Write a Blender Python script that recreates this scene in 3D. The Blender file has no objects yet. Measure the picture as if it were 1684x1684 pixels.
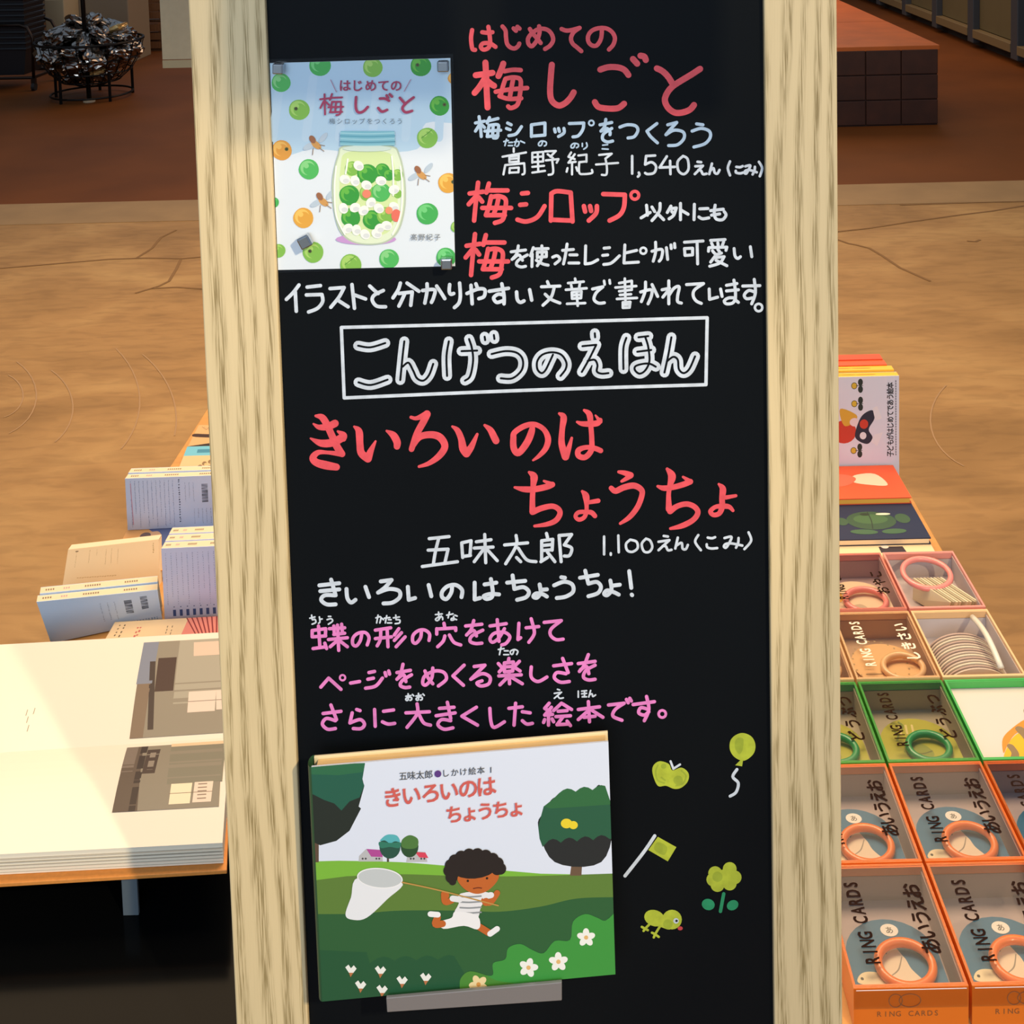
import bpy, bmesh, math, random
from mathutils import Vector, Matrix
random.seed(7)
R = math.radians
sc = bpy.context.scene
COL = sc.collection

# ------------------------------------------------------------------ camera
F = 1900.0                       # focal length in pixels of the 1684 px frame
PX, PY = 913.0, -70.0            # principal point (the photo is keystone-corrected: lens shift)
CAM = Vector((0, 0, 1.55))
_roll = math.atan(.0235); _p = math.atan(140/F)
_cr, _sr, _cp, _sp = math.cos(_roll), math.sin(_roll), math.cos(_p), math.sin(_p)
AX = Vector((_cr, _sr, 0)); AY = Vector((-_sr*_sp, _cr*_sp, -_cp)); AZ = AX.cross(AY)
ROT = Matrix((AX, AY, AZ))       # camera -> world
cd = bpy.data.cameras.new('camera'); cam = bpy.data.objects.new('camera', cd); COL.objects.link(cam)
cam.matrix_world = Matrix.Translation(CAM) @ ROT.to_4x4()
cd.sensor_width = 36; cd.lens = 36*F/1684
cd.shift_x = (842-PX)/1684; cd.shift_y = (PY-842)/1684
cd.clip_start = .05; cd.clip_end = 100
sc.camera = cam

# ------------------------------------------------------------------ world and light
sc.view_settings.view_transform = 'Standard'; sc.view_settings.look = 'None'
sc.view_settings.exposure = 0.0; sc.view_settings.gamma = 1.0
sc.view_settings.use_curve_mapping = False
w = bpy.data.worlds.new('world'); sc.world = w; w.use_nodes = True
w.node_tree.nodes['Background'].inputs[0].default_value = (.62, .78, 1, 1)
w.node_tree.nodes['Background'].inputs[1].default_value = .40

def area(name, loc, target, size, power, color, sy=None, spread=180):
    l = bpy.data.lights.new(name, 'AREA'); l.shape = 'RECTANGLE'; l.size = size; l.size_y = sy or size
    l.energy = power; l.color = color; l.spread = R(spread)
    o = bpy.data.objects.new(name, l); COL.objects.link(o); o.location = loc
    o.rotation_euler = (Vector(target)-Vector(loc)).to_track_quat('-Z', 'Y').to_euler()
    return o
def spot(name, loc, target, power, color, angle, r=.04, blend=.3):
    l = bpy.data.lights.new(name, 'SPOT'); l.energy = power; l.color = color
    l.spot_size = R(angle); l.spot_blend = blend; l.shadow_soft_size = r
    o = bpy.data.objects.new(name, l); COL.objects.link(o); o.location = loc
    o.rotation_euler = (Vector(target)-Vector(loc)).to_track_quat('-Z', 'Y').to_euler()
    return o
WARM = (1, .68, .36)
area('daylight_from_shopfront', (-.6, -3.2, 2.3), (0, 1, 1.0), 3.2, 88, (.80, .90, 1), 2.2)
spot('spotlight_on_board', (1.55, -1.2, 3.0), (-.1, 1.1, .95), 215, (1, .76, .46), 40, .03)
spot('spotlight_on_left_table', (1.55, -1.25, 2.9), (-.66, 1.35, .45), 210, (1, .80, .52), 17, .03)
area('shop_lamps_over_tables', (.1, 2.2, 3.0), (.1, 1.8, 0), 1.6, 35, (1, .70, .42), 1.0, 130)
area('shop_lamps_over_floor', (-.5, 3.9, 3.2), (-.5, 3.8, 0), 4.4, 74, WARM, 1.6, 130)
area('shop_lamps_at_back', (.5, 9.5, 3.2), (.5, 9.5, 0), 5.0, 95, (1, .60, .30), 3.0, 150)

# ------------------------------------------------------------------ projection helpers
def ray(px, py):
    return ROT @ Vector(((px-PX)/F, -(py-PY)/F, -1))
def atY(px, py, Y):
    d = ray(px, py); return CAM + d*((Y-CAM.y)/d.y)
def atZ(px, py, z):
    d = ray(px, py); return CAM + d*((z-CAM.z)/d.z)
def atX(px, py, X):
    d = ray(px, py); return CAM + d*((X-CAM.x)/d.x)

# ------------------------------------------------------------------ materials
def lin(h):
    h = h.lstrip('#'); c = [int(h[i:i+2], 16)/255 for i in (0, 2, 4)]
    return tuple((x/12.92 if x <= .04045 else ((x+.055)/1.055)**2.4) for x in c) + (1,)
MATS = {}
def mat(name, hexc='#808080', rough=.6, metal=0, spec=.5, noise=0, scale=30, bump=0, coat=0, stretch=(1, 1, 1)):
    key = name
    if key in MATS: return MATS[key]
    m = bpy.data.materials.new(name); m.use_nodes = True; nt = m.node_tree
    b = nt.nodes['Principled BSDF']; c = lin(hexc)
    b.inputs['Base Color'].default_value = c; b.inputs['Roughness'].default_value = rough
    b.inputs['Metallic'].default_value = metal; b.inputs['Specular IOR Level'].default_value = spec
    b.inputs['Coat Weight'].default_value = coat; b.inputs['Coat Roughness'].default_value = .08
    if noise or bump:
        tc = nt.nodes.new('ShaderNodeTexCoord'); mp = nt.nodes.new('ShaderNodeMapping')
        mp.inputs['Scale'].default_value = stretch
        nz = nt.nodes.new('ShaderNodeTexNoise'); nz.inputs['Scale'].default_value = scale; nz.inputs['Detail'].default_value = 5
        nt.links.new(tc.outputs['Object'], mp.inputs[0]); nt.links.new(mp.outputs[0], nz.inputs['Vector'])
        if noise:
            rp = nt.nodes.new('ShaderNodeValToRGB')
            rp.color_ramp.elements[0].position = .3; rp.color_ramp.elements[1].position = .7
            rp.color_ramp.elements[0].color = tuple(x*(1-noise) for x in c[:3])+(1,)
            rp.color_ramp.elements[1].color = tuple(min(1, x*(1+noise*.6)) for x in c[:3])+(1,)
            nt.links.new(nz.outputs[0], rp.inputs[0]); nt.links.new(rp.outputs[0], b.inputs['Base Color'])
        if bump:
            bp = nt.nodes.new('ShaderNodeBump'); bp.inputs['Strength'].default_value = bump; bp.inputs['Distance'].default_value = .002
            nt.links.new(nz.outputs[0], bp.inputs['Height']); nt.links.new(bp.outputs[0], b.inputs['Normal'])
    MATS[key] = m; return m
def ink(h, rough=.55):
    return mat('print_'+h.lstrip('#'), h, rough)
def marker(h):
    return mat('marker_'+h.lstrip('#'), h, .6, noise=.16, scale=110)
def film():
    if 'film' in MATS: return MATS['film']
    m = bpy.data.materials.new('clear_film'); m.use_nodes = True; nt = m.node_tree
    nt.nodes.remove(nt.nodes['Principled BSDF']); out = nt.nodes['Material Output']
    t = nt.nodes.new('ShaderNodeBsdfTransparent'); g = nt.nodes.new('ShaderNodeBsdfGlossy'); g.inputs['Roughness'].default_value = .06
    f = nt.nodes.new('ShaderNodeFresnel'); f.inputs[0].default_value = 1.4; mx = nt.nodes.new('ShaderNodeMixShader')
    nt.links.new(f.outputs[0], mx.inputs[0]); nt.links.new(t.outputs[0], mx.inputs[1]); nt.links.new(g.outputs[0], mx.inputs[2])
    nt.links.new(mx.outputs[0], out.inputs[0]); MATS['film'] = m; return m
def wood(name, base, dark, sx=1.0):
    m = bpy.data.materials.new(name); m.use_nodes = True; nt = m.node_tree; b = nt.nodes['Principled BSDF']
    tc = nt.nodes.new('ShaderNodeTexCoord')
    def noise(scale, st, det=6, dist=0):
        mp = nt.nodes.new('ShaderNodeMapping'); mp.inputs['Scale'].default_value = st
        n = nt.nodes.new('ShaderNodeTexNoise'); n.inputs['Scale'].default_value = scale; n.inputs['Detail'].default_value = det
        n.inputs['Distortion'].default_value = dist
        nt.links.new(tc.outputs['Object'], mp.inputs[0]); nt.links.new(mp.outputs[0], n.inputs['Vector']); return n
    # cathedral grain: rings cut by the face
    mp = nt.nodes.new('ShaderNodeMapping'); mp.inputs['Scale'].default_value = (26*sx, 20, 1.5)
    n0 = noise(1.5, (9, 9, 1.6), 2)
    vm = nt.nodes.new('ShaderNodeVectorMath'); vm.operation = 'MULTIPLY_ADD'
    vm.inputs[1].default_value = (1.5, 1.5, 1.5)
    nt.links.new(n0.outputs['Color'], vm.inputs[0]); nt.links.new(tc.outputs['Object'], mp.inputs[0]); nt.links.new(mp.outputs[0], vm.inputs[2])
    wv = nt.nodes.new('ShaderNodeTexWave'); wv.wave_type = 'BANDS'; wv.bands_direction = 'X'; wv.inputs['Scale'].default_value = .8
    wv.inputs['Distortion'].default_value = 2.2; wv.inputs['Detail'].default_value = 2; wv.inputs['Detail Scale'].default_value = .8
    nt.links.new(vm.outputs[0], wv.inputs['Vector'])
    r1 = nt.nodes.new('ShaderNodeValToRGB'); e = r1.color_ramp.elements
    e[0].position = .22; e[0].color = (.05, .05, .05, 1); e[1].position = .95; e[1].color = (1, 1, 1, 1)
    nt.links.new(wv.outputs[1], r1.inputs[0])
    # pores: short dark dashes along the grain
    n1 = noise(1, (950, 700, 26), 3)
    r2 = nt.nodes.new('ShaderNodeValToRGB'); e = r2.color_ramp.elements
    e[0].position = .42; e[0].color = (.12, .12, .12, 1); e[1].position = .62; e[1].color = (1, 1, 1, 1)
    nt.links.new(n1.outputs[0], r2.inputs[0])
    mu = nt.nodes.new('ShaderNodeMath'); mu.operation = 'MULTIPLY'
    nt.links.new(r1.outputs[0], mu.inputs[0]); nt.links.new(r2.outputs[0], mu.inputs[1])
    n2 = noise(1, (60, 40, 3), 4)
    mu2 = nt.nodes.new('ShaderNodeMath'); mu2.operation = 'MULTIPLY_ADD'; mu2.inputs[1].default_value = .35
    mu2.use_clamp = True
    sub = nt.nodes.new('ShaderNodeMath'); sub.operation = 'SUBTRACT'; sub.inputs[1].default_value = .42
    nt.links.new(n2.outputs[0], sub.inputs[0]); nt.links.new(sub.outputs[0], mu2.inputs[0]); nt.links.new(mu.outputs[0], mu2.inputs[2])
    mx = nt.nodes.new('ShaderNodeMix'); mx.data_type = 'RGBA'
    mx.inputs[6].default_value = lin(base); mx.inputs[7].default_value = lin(dark)
    nt.links.new(mu2.outputs[0], mx.inputs[0]); nt.links.new(mx.outputs[2], b.inputs['Base Color'])
    b.inputs['Roughness'].default_value = .55
    bp = nt.nodes.new('ShaderNodeBump'); bp.inputs['Strength'].default_value = .25; bp.inputs['Distance'].default_value = .0004; bp.invert = True
    nt.links.new(mu.outputs[0], bp.inputs['Height']); nt.links.new(bp.outputs[0], b.inputs['Normal'])
    MATS[name] = m; return m

# ------------------------------------------------------------------ mesh builder
def tag(o, label=None, cat=None, group=None, kind=None):
    if label: o['label'] = label
    if cat: o['category'] = cat
    if group: o['group'] = group
    if kind: o['kind'] = kind
    return o
def empty(name, loc, label=None, cat=None, group=None, rz=0):
    o = bpy.data.objects.new(name, None); COL.objects.link(o); o.location = loc; o.rotation_euler = (0, 0, rz)
    o.empty_display_size = .05
    return tag(o, label, cat, group)
def frame_of(o):
    m = Matrix.Identity(4)
    while o:
        m = (Matrix.Translation(o.location) @ o.rotation_euler.to_matrix().to_4x4()) @ m; o = o.parent
    return m
class MB:
    def __init__(s): s.v = []; s.f = []; s.mi = []; s.m = []; s.cur = 0
    def use(s, m):
        if m not in s.m: s.m.append(m)
        s.cur = s.m.index(m); return s
    def add(s, vs, fs):
        n = len(s.v); s.v += [Vector(x) for x in vs]
        for f in fs: s.f.append([n+i for i in f]); s.mi.append(s.cur)
        return s
    def box(s, c, d, M=None):
        x, y, z = d[0]/2, d[1]/2, d[2]/2; c = Vector(c)
        vs = [Vector((a, b, e)) for e in (-z, z) for b in (-y, y) for a in (-x, x)]
        if M: vs = [M @ q for q in vs]
        return s.add([c+q for q in vs], [(0, 2, 3, 1), (4, 5, 7, 6), (0, 1, 5, 4), (2, 6, 7, 3), (0, 4, 6, 2), (1, 3, 7, 5)])
    def hexa(s, a, b):        # two quads (same winding), joined
        return s.add(list(a)+list(b), [(3, 2, 1, 0), (4, 5, 6, 7), (0, 1, 5, 4), (1, 2, 6, 5), (2, 3, 7, 6), (3, 0, 4, 7)])
    def prism(s, pts, vec):
        n = len(pts); vec = Vector(vec); a = [Vector(p) for p in pts]
        return s.add(a+[p+vec for p in a], [tuple(range(n-1, -1, -1)), tuple(range(n, 2*n))]+[(i, (i+1) % n, n+(i+1) % n, n+i) for i in range(n)])
    def tube(s, path, r, n=8, closed=False):
        path = [Vector(p) for p in path]; N = len(path); rings = []; up = None
        for i, p in enumerate(path):
            a = path[(i-1) % N] if (closed or i) else p; b = path[(i+1) % N] if (closed or i < N-1) else p
            t = (b-a).normalized()
            if up is None: up = t.orthogonal().normalized()
            up = (up - t*up.dot(t)).normalized(); q = t.cross(up)
            rr = r[i] if isinstance(r, (list, tuple)) else r
            rings.append([p+(up*math.cos(2*math.pi*k/n)+q*math.sin(2*math.pi*k/n))*rr for k in range(n)])
        vs = [v for g in rings for v in g]; fs = []
        for i in range(N if closed else N-1):
            j = (i+1) % N
            for k in range(n): fs.append((i*n+k, i*n+(k+1) % n, j*n+(k+1) % n, j*n+k))
        if not closed: fs += [tuple(range(n-1, -1, -1)), tuple((N-1)*n+k for k in range(n))]
        return s.add(vs, fs)
    def lathe(s, prof, c=(0, 0, 0), n=32):
        c = Vector(c); vs = [c+Vector((r*math.cos(2*math.pi*k/n), r*math.sin(2*math.pi*k/n), z)) for r, z in prof for k in range(n)]
        fs = [(i*n+k, i*n+(k+1) % n, (i+1)*n+(k+1) % n, (i+1)*n+k) for i in range(len(prof)-1) for k in range(n)]
        fs += [tuple(range(n-1, -1, -1)), tuple((len(prof)-1)*n+k for k in range(n))]
        return s.add(vs, fs)
    def build(s, name, parent=None, world=True, bevel=0, smooth=False, seg=2):
        vs = s.v
        if parent and world:
            inv = frame_of(parent).inverted(); vs = [inv @ q for q in vs]
        me = bpy.data.meshes.new(name); me.from_pydata([tuple(q) for q in vs], [], s.f)
        for m in s.m: me.materials.append(m)
        me.polygons.foreach_set('material_index', s.mi)
        bm = bmesh.new(); bm.from_mesh(me)
        bmesh.ops.recalc_face_normals(bm, faces=bm.faces) if bevel or smooth else None
        if bevel:
            es = [e for e in bm.edges if len(e.link_faces) == 2 and e.calc_face_angle(0) > .5]
            bmesh.ops.bevel(bm, geom=es, offset=bevel, segments=seg, affect='EDGES', profile=.5)
        bm.to_mesh(me); bm.free()
        if smooth:
            me.polygons.foreach_set('use_smooth', [True]*len(me.polygons))
        o = bpy.data.objects.new(name, me); COL.objects.link(o)
        if parent: o.parent = parent
        return o
def copy_tree(o, parent=None):
    c = o.copy(); COL.objects.link(c); c.parent = parent
    for k in ('label',):
        if k in c and parent is None: del c[k]
    for ch in list(o.children): copy_tree(ch, c)
    return c

# ------------------------------------------------------------------ flat print: polygons, strokes, glyphs on a surface
_G = {}
_fc = bpy.data.curves.new('glyph_source', 'FONT'); _fo = bpy.data.objects.new('glyph_source', _fc); COL.objects.link(_fo)
_fc.resolution_u = 3
def glyph(ch, off=0):
    k = (ch, off)
    if k not in _G:
        _fc.body = ch; _fc.offset = off; bpy.context.view_layer.update()
        e = _fo.evaluated_get(bpy.context.evaluated_depsgraph_get()); m = e.to_mesh()
        _G[k] = ([(v.co.x, v.co.y) for v in m.vertices], [tuple(p.vertices) for p in m.polygons]); e.to_mesh_clear()
    return _G[k]
def spline(P, closed=False, n=6):
    if len(P) < 3 and not closed: return [tuple(p) for p in P]
    out = []; N = len(P); rng = range(N) if closed else range(N-1)
    for i in rng:
        if closed: a, b, c, d = P[(i-1) % N], P[i], P[(i+1) % N], P[(i+2) % N]
        else: a, b, c, d = P[max(i-1, 0)], P[i], P[i+1], P[min(i+2, N-1)]
        for k in range(n):
            t = k/n
            out.append(tuple(.5*((2*b[j])+(-a[j]+c[j])*t+(2*a[j]-5*b[j]+4*c[j]-d[j])*t*t+(-a[j]+3*b[j]-3*c[j]+d[j])*t**3) for j in range(len(b))))
    if not closed: out.append(tuple(P[-1]))
    return out
def clip(poly, quad):
    def area2(q): return sum(q[i][0]*q[(i+1) % len(q)][1]-q[(i+1) % len(q)][0]*q[i][1] for i in range(len(q)))
    sg = 1 if area2(quad) > 0 else -1; out = list(poly)
    for i in range(len(quad)):
        a, b = quad[i], quad[(i+1) % len(quad)]; inp = out; out = []
        side = lambda p: sg*((b[0]-a[0])*(p[1]-a[1])-(b[1]-a[1])*(p[0]-a[0]))
        for j in range(len(inp)):
            p, q = inp[j], inp[(j+1) % len(inp)]; sp, sq = side(p), side(q)
            if sp >= 0: out.append(p)
            if (sp >= 0) != (sq >= 0):
                t = sp/(sp-sq); out.append((p[0]+(q[0]-p[0])*t, p[1]+(q[1]-p[1])*t))
        if not out: return []
    return out
class Art:
    """fn(u, v, lift) -> world point. o/s: zoom-frame origin and scale of the coordinates given."""
    def __init__(s, fn, matf=ink, step=8e-6, cyc=None):
        s.fn = fn; s.mb = MB(); s.k = 0; s.step = step; s.matf = matf; s.cyc = cyc; s.ox = s.oy = 0; s.sc = 1; s.quad = None
    def frame(s, ox, oy, sc): s.ox, s.oy, s.sc = ox, oy, sc; return s
    def lift(s):
        s.k += 1; return ((s.k % s.cyc) if s.cyc else s.k)*s.step
    def P(s, p, l): return s.fn(s.ox+p[0]*s.sc, s.oy+p[1]*s.sc, l)
    def poly(s, pts, col):
        pts = [(p[0], p[1]) for p in pts]
        if s.quad: pts = clip(pts, s.quad)
        if len(pts) < 3: return
        l = s.lift(); s.mb.use(s.matf(col) if isinstance(col, str) else col)
        s.mb.add([s.P(p, l) for p in pts], [tuple(range(len(pts)))])
    def blob(s, pts, col, n=5): s.poly(spline(pts, True, n), col)
    def disc(s, x, y, r, col, ry=None, n=20, rot=0):
        ry = ry or r; c, q = math.cos(rot), math.sin(rot)
        s.poly([(x+r*math.cos(a)*c-ry*math.sin(a)*q, y+r*math.cos(a)*q+ry*math.sin(a)*c) for a in [2*math.pi*k/n for k in range(n)]], col)
    def stroke(s, P, w, col, closed=False):
        if isinstance(P, str): P = [tuple(float(a) for a in p.split(',')) for p in P.split()]
        P = [(p[0], p[1], p[2] if len(p) > 2 else w) for p in P]
        Q = spline(P, closed) if (len(P) > 2) else P
        if closed: Q = Q+[Q[0], Q[1]]
        l = s.lift(); s.mb.use(s.matf(col)); L = []; Rr = []
        for i, p in enumerate(Q):
            a = Q[max(i-1, 0)]; b = Q[min(i+1, len(Q)-1)]; dx, dy = b[0]-a[0], b[1]-a[1]; d = math.hypot(dx, dy) or 1
            nx, ny = -dy/d, dx/d; h = max(p[2], 1e-9)/2
            L.append((p[0]+nx*h, p[1]+ny*h)); Rr.append((p[0]-nx*h, p[1]-ny*h))
        n = len(Q); e = 3e-6; vs = [s.P(p, l+i*e) for i, p in enumerate(L)]+[s.P(p, l+i*e) for i, p in enumerate(Rr)]
        fs = [(i, i+1, n+i+1, n+i) for i in range(n-1)]; s.mb.add(vs, fs)
        if not closed:
            for i, j in ((0, 1), (n-1, n-2)):
                p, q = Q[i], Q[j]; a0 = math.atan2(p[1]-q[1], p[0]-q[0]); h = p[2]/2
                cap = [(p[0]+h*math.cos(a0-math.pi/2+math.pi*k/6), p[1]+h*math.sin(a0-math.pi/2+math.pi*k/6)) for k in range(7)]
                s.mb.add([s.P(c, l+i*e) for c in cap], [tuple(range(7))])
    def strokes(s, txt, w, col):
        w *= 1.1 if w*s.sc < 7 else 1
        for st in txt.split('/'):
            st = st.strip()
            if not st: continue
            if st[0] == 'o':
                x, y, r, ww = [float(a) for a in st[1:].split(',')]
                s.stroke([(x+r*math.cos(a), y+r*math.sin(a), ww) for a in [2*math.pi*k/8 for k in range(8)]], ww, col, True)
            else: s.stroke(st, w, col)
    def text(s, t, p0, adv, up, col, off=0, bold=0, wide=1):
        """adv, up: vectors for one em (advance, height)."""
        for i, ch in enumerate(t):
            if ch == ' ': continue
            vs, fs = glyph(ch, min(off, .012))
            s.mb.use(s.matf(col)); xs = [v[0] for v in vs]; cx = (min(xs)+max(xs))/2
            bx, by = p0[0]+adv[0]*(i+.5), p0[1]+adv[1]*(i+.5); em = math.hypot(*up); al = math.hypot(*adv); ux, uy = adv[0]/al*em*wide, adv[1]/al*em*wide
            for dx, dy in (((bold, bold), (-bold, bold), (bold, -bold), (-bold, -bold)) if bold else ((0, 0),)):
                l = s.lift(); s.mb.add([s.P((bx+(x-cx+dx)*ux+(y+dy)*up[0], by+(x-cx+dx)*uy+(y+dy)*up[1]), l) for x, y in vs], fs)
    def build(s, name, parent): return s.mb.build(name, parent)
def film_quad(pts): return MB().use(film()).add(pts, [(0, 1, 2, 3)])
def on_plane(o, n):
    o, n = Vector(o), Vector(n).normalized()
    def fn(px, py, l):
        d = ray(px, py); t = (o+n*l-CAM).dot(n)/d.dot(n); return CAM+d*t
    return fn
def quadmap(tl, tr, br, bl, n=None):
    """(0..1, 0..1) over a world quad, v downwards"""
    tl, tr, br, bl = map(Vector, (tl, tr, br, bl)); nn = (tr-tl).cross(bl-tl).normalized()
    if nn.dot(CAM-tl) < 0: nn = -nn
    return lambda u, v, l: (tl*(1-u)+tr*u)*(1-v)+(bl*(1-u)+br*u)*v+nn*l

# ================================================================== the setting
def concrete():
    m = bpy.data.materials.new('concrete_beige'); m.use_nodes = True; nt = m.node_tree; b = nt.nodes['Principled BSDF']
    tc = nt.nodes.new('ShaderNodeTexCoord')
    def nz(scale, st, det, dist=0):
        mp = nt.nodes.new('ShaderNodeMapping'); mp.inputs['Scale'].default_value = st
        n = nt.nodes.new('ShaderNodeTexNoise'); n.inputs['Scale'].default_value = scale; n.inputs['Detail'].default_value = det; n.inputs['Distortion'].default_value = dist
        nt.links.new(tc.outputs['Object'], mp.inputs[0]); nt.links.new(mp.outputs[0], n.inputs['Vector']); return n
    a = nz(1.6, (1, 1.6, 1), 7, .8); c = nz(9, (1, 3.5, 1), 8, .6)
    r = nt.nodes.new('ShaderNodeValToRGB'); e = r.color_ramp.elements
    e[0].position = .32; e[0].color = lin('#96713f'); e[1].position = .68; e[1].color = lin('#b9925a'); k = e.new(.5); k.color = lin('#a9814c')
    r2 = nt.nodes.new('ShaderNodeValToRGB'); e = r2.color_ramp.elements
    e[0].position = .36; e[0].color = (.72, .70, .66, 1); e[1].position = .55; e[1].color = (1, 1, 1, 1)
    mx = nt.nodes.new('ShaderNodeMix'); mx.data_type = 'RGBA'; mx.blend_type = 'MULTIPLY'; mx.inputs[0].default_value = .55
    nt.links.new(a.outputs[0], r.inputs[0]); nt.links.new(c.outputs[0], r2.inputs[0]); nt.links.new(r.outputs[0], mx.inputs[6]); nt.links.new(r2.outputs[0], mx.inputs[7])
    nt.links.new(mx.outputs[2], b.inputs['Base Color']); b.inputs['Roughness'].default_value = .55
    bp = nt.nodes.new('ShaderNodeBump'); bp.inputs['Strength'].default_value = .3; bp.inputs['Distance'].default_value = .004
    nt.links.new(c.outputs[0], bp.inputs['Height']); nt.links.new(bp.outputs[0], b.inputs['Normal']); return m
beige = concrete()
brown = mat('floor_brown', '#744117', .6, spec=.2, noise=.2, scale=1.6, bump=.1)
def struct(o): o['kind'] = 'structure'; return o
YB = 5.52
fl = struct(MB().use(beige).box((0, (YB-2)/2, -.05), (14, YB+2, .1)).build('floor'))
m = MB().use(mat('concrete_edge', '#a08055', .6, noise=.12, scale=5))
p0, p1 = atZ(0, 352, 0), atZ(1684, 299, 0)
struct(MB().use(mat('concrete_edge', '#a08055', .6, noise=.12, scale=5)).box((0, YB-.17, .001), (14, .34, .004)).build('trim_1'))
struct(MB().use(brown).box((0, (YB+17)/2, -.05), (14, 17-YB, .104)).build('floor_1'))
# joints and cracks that run through the concrete
def ribbon_floor(name, pts, w, par, z=.0015):
    P = [atZ(x, y, z) for x, y in pts]; mb = MB().use(mat('crack_dark', '#86643d', .9) if 'crack' in name else mat('trowel', '#ab8861', .7)); L = []
    for i, p in enumerate(P):
        a = P[max(i-1, 0)]; b = P[min(i+1, len(P)-1)]; d = (b-a).normalized(); n = Vector((-d.y, d.x, 0))*w/2
        L.append((p+n, p-n))
    for i in range(len(L)-1): mb.add([L[i][0], L[i+1][0], L[i+1][1], L[i][1]], [(0, 1, 2, 3)])
    return mb.build(name, par)
cr = [[(-60, 445), (0, 441), (60, 436), (120, 431), (180, 426), (240, 424), (300, 425), (345, 421)],
      [(225, 424), (250, 408), (258, 398), (265, 390), (290, 378)], [(297, 427), (290, 442), (278, 462), (262, 470), (222, 482)],
      [(250, 474), (290, 472), (340, 475)], [(1375, 381), (1430, 375), (1500, 364), (1580, 353), (1630, 347), (1684, 338), (1740, 330)],
      [(1375, 393), (1395, 400), (1410, 403), (1430, 408), (1452, 421), (1480, 440), (1530, 462)], [(1590, 396), (1604, 397), (1612, 394)],
      [(1480, 337), (1540, 335), (1600, 333), (1684, 331)]]
for c in cr: ribbon_floor('crack', c, .012, fl)
for cx, cy, r, a0, a1 in [(-10, 650, 48, -60, 70), (-30, 650, 90, -50, 60), (20, 670, 100, -50, 45), (60, 660, 170, -40, 35), (100, 690, 190, -45, 10), (1640, 690, 110, 120, 220)]:
    ribbon_floor('trowel_mark', [(cx+r*math.cos(R(a0+(a1-a0)*k/12)), cy+.8*r*math.sin(R(a0+(a1-a0)*k/12))) for k in range(13)], .004, fl, .0012)
wb = mat('wall_warm', '#8a6f50', .8, noise=.06, scale=3)
struct(MB().use(wb).box((0, 17.05, 1.6), (14, .1, 3.4)).build('wall_back'))
struct(MB().use(wb).box((-6.2, 11.5, 1.6), (.1, 11.2, 3.4)).build('wall_left'))
# right side: run of olive panels between grey posts on a rail
XW = 3.5
wr = struct(MB().use(mat('wall_dark', '#3a3228', .8)).box((XW+.12, 11.2, 1.4), (.1, 11.6, 2.9)).build('wall_right'))
ys = [5.9, 6.8]+[atX(x, y, XW).y for x, y in ((1655, 90), (1585, 80), (1526, 50), (1474, 20))]
ys = [8.68-.92*3, 8.68-.92*2, 8.68-.92, 8.68, 9.6, 10.52, 11.44, 12.36, 13.28, 14.2, 15.1]
for i, y in enumerate(ys):
    MB().use(mat('post_grey', '#4d5258', .5, .3)).box((XW-.01, y, 1.4), (.06, .13, 2.7)).build('post', wr, bevel=.006)
    if i < len(ys)-1:
        MB().use(mat('panel_olive', '#6b6243', .55, noise=.06, scale=4)).box((XW+.03, (y+ys[i+1])/2, 1.47), (.03, ys[i+1]-y-.13, 2.6)).build('panel', wr, bevel=.004)
        MB().use(mat('rail_tan', '#7d6b48', .6)).box((XW-.01, (y+ys[i+1])/2, .13), (.07, ys[i+1]-y-.13, .07)).build('bottom_rail', wr, bevel=.004)
# ------------------------------------------------------------------ brown tiled platform
t = empty('platform', (1.5, 6.76, 0), 'low dark brown platform with an orange-brown top on the back floor, right', 'platform')
top = mat('platform_top', '#c4641e', .5, noise=.15, scale=5); tile = mat('platform_tile', '#40200f', .5, noise=.3, scale=9)
MB().use(mat('platform_core', '#2c160e', .8)).box((1.55, 8.5, .225), (1.39, 3.46, .45)).build('core', t)
xs = [.86, 1.3, 1.56, 1.82, 2.03, 2.25]
for j in range(3):
    for i in range(5):
        MB().use(tile).box(((xs[i]+xs[i+1])/2, 6.775, .008+.15*j+.075), (xs[i+1]-xs[i]-.006, .03, .144)).build('tile', t, bevel=.003)
    for i in range(6):
        MB().use(mat('platform_side', '#8a431c', .5, noise=.15, scale=6)).box((2.245, 6.79+.58*(i+.5), .008+.15*j+.075), (.02, .574, .144)).build('tile', t, bevel=.003)
for i in range(3):
    MB().use(top).box((1.555, 6.76+[.55, 1.7, 2.9][i], .465), (1.41, [1.1, 1.19, 1.2][i]-.01, .03)).build('top_board', t, bevel=.004)

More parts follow.
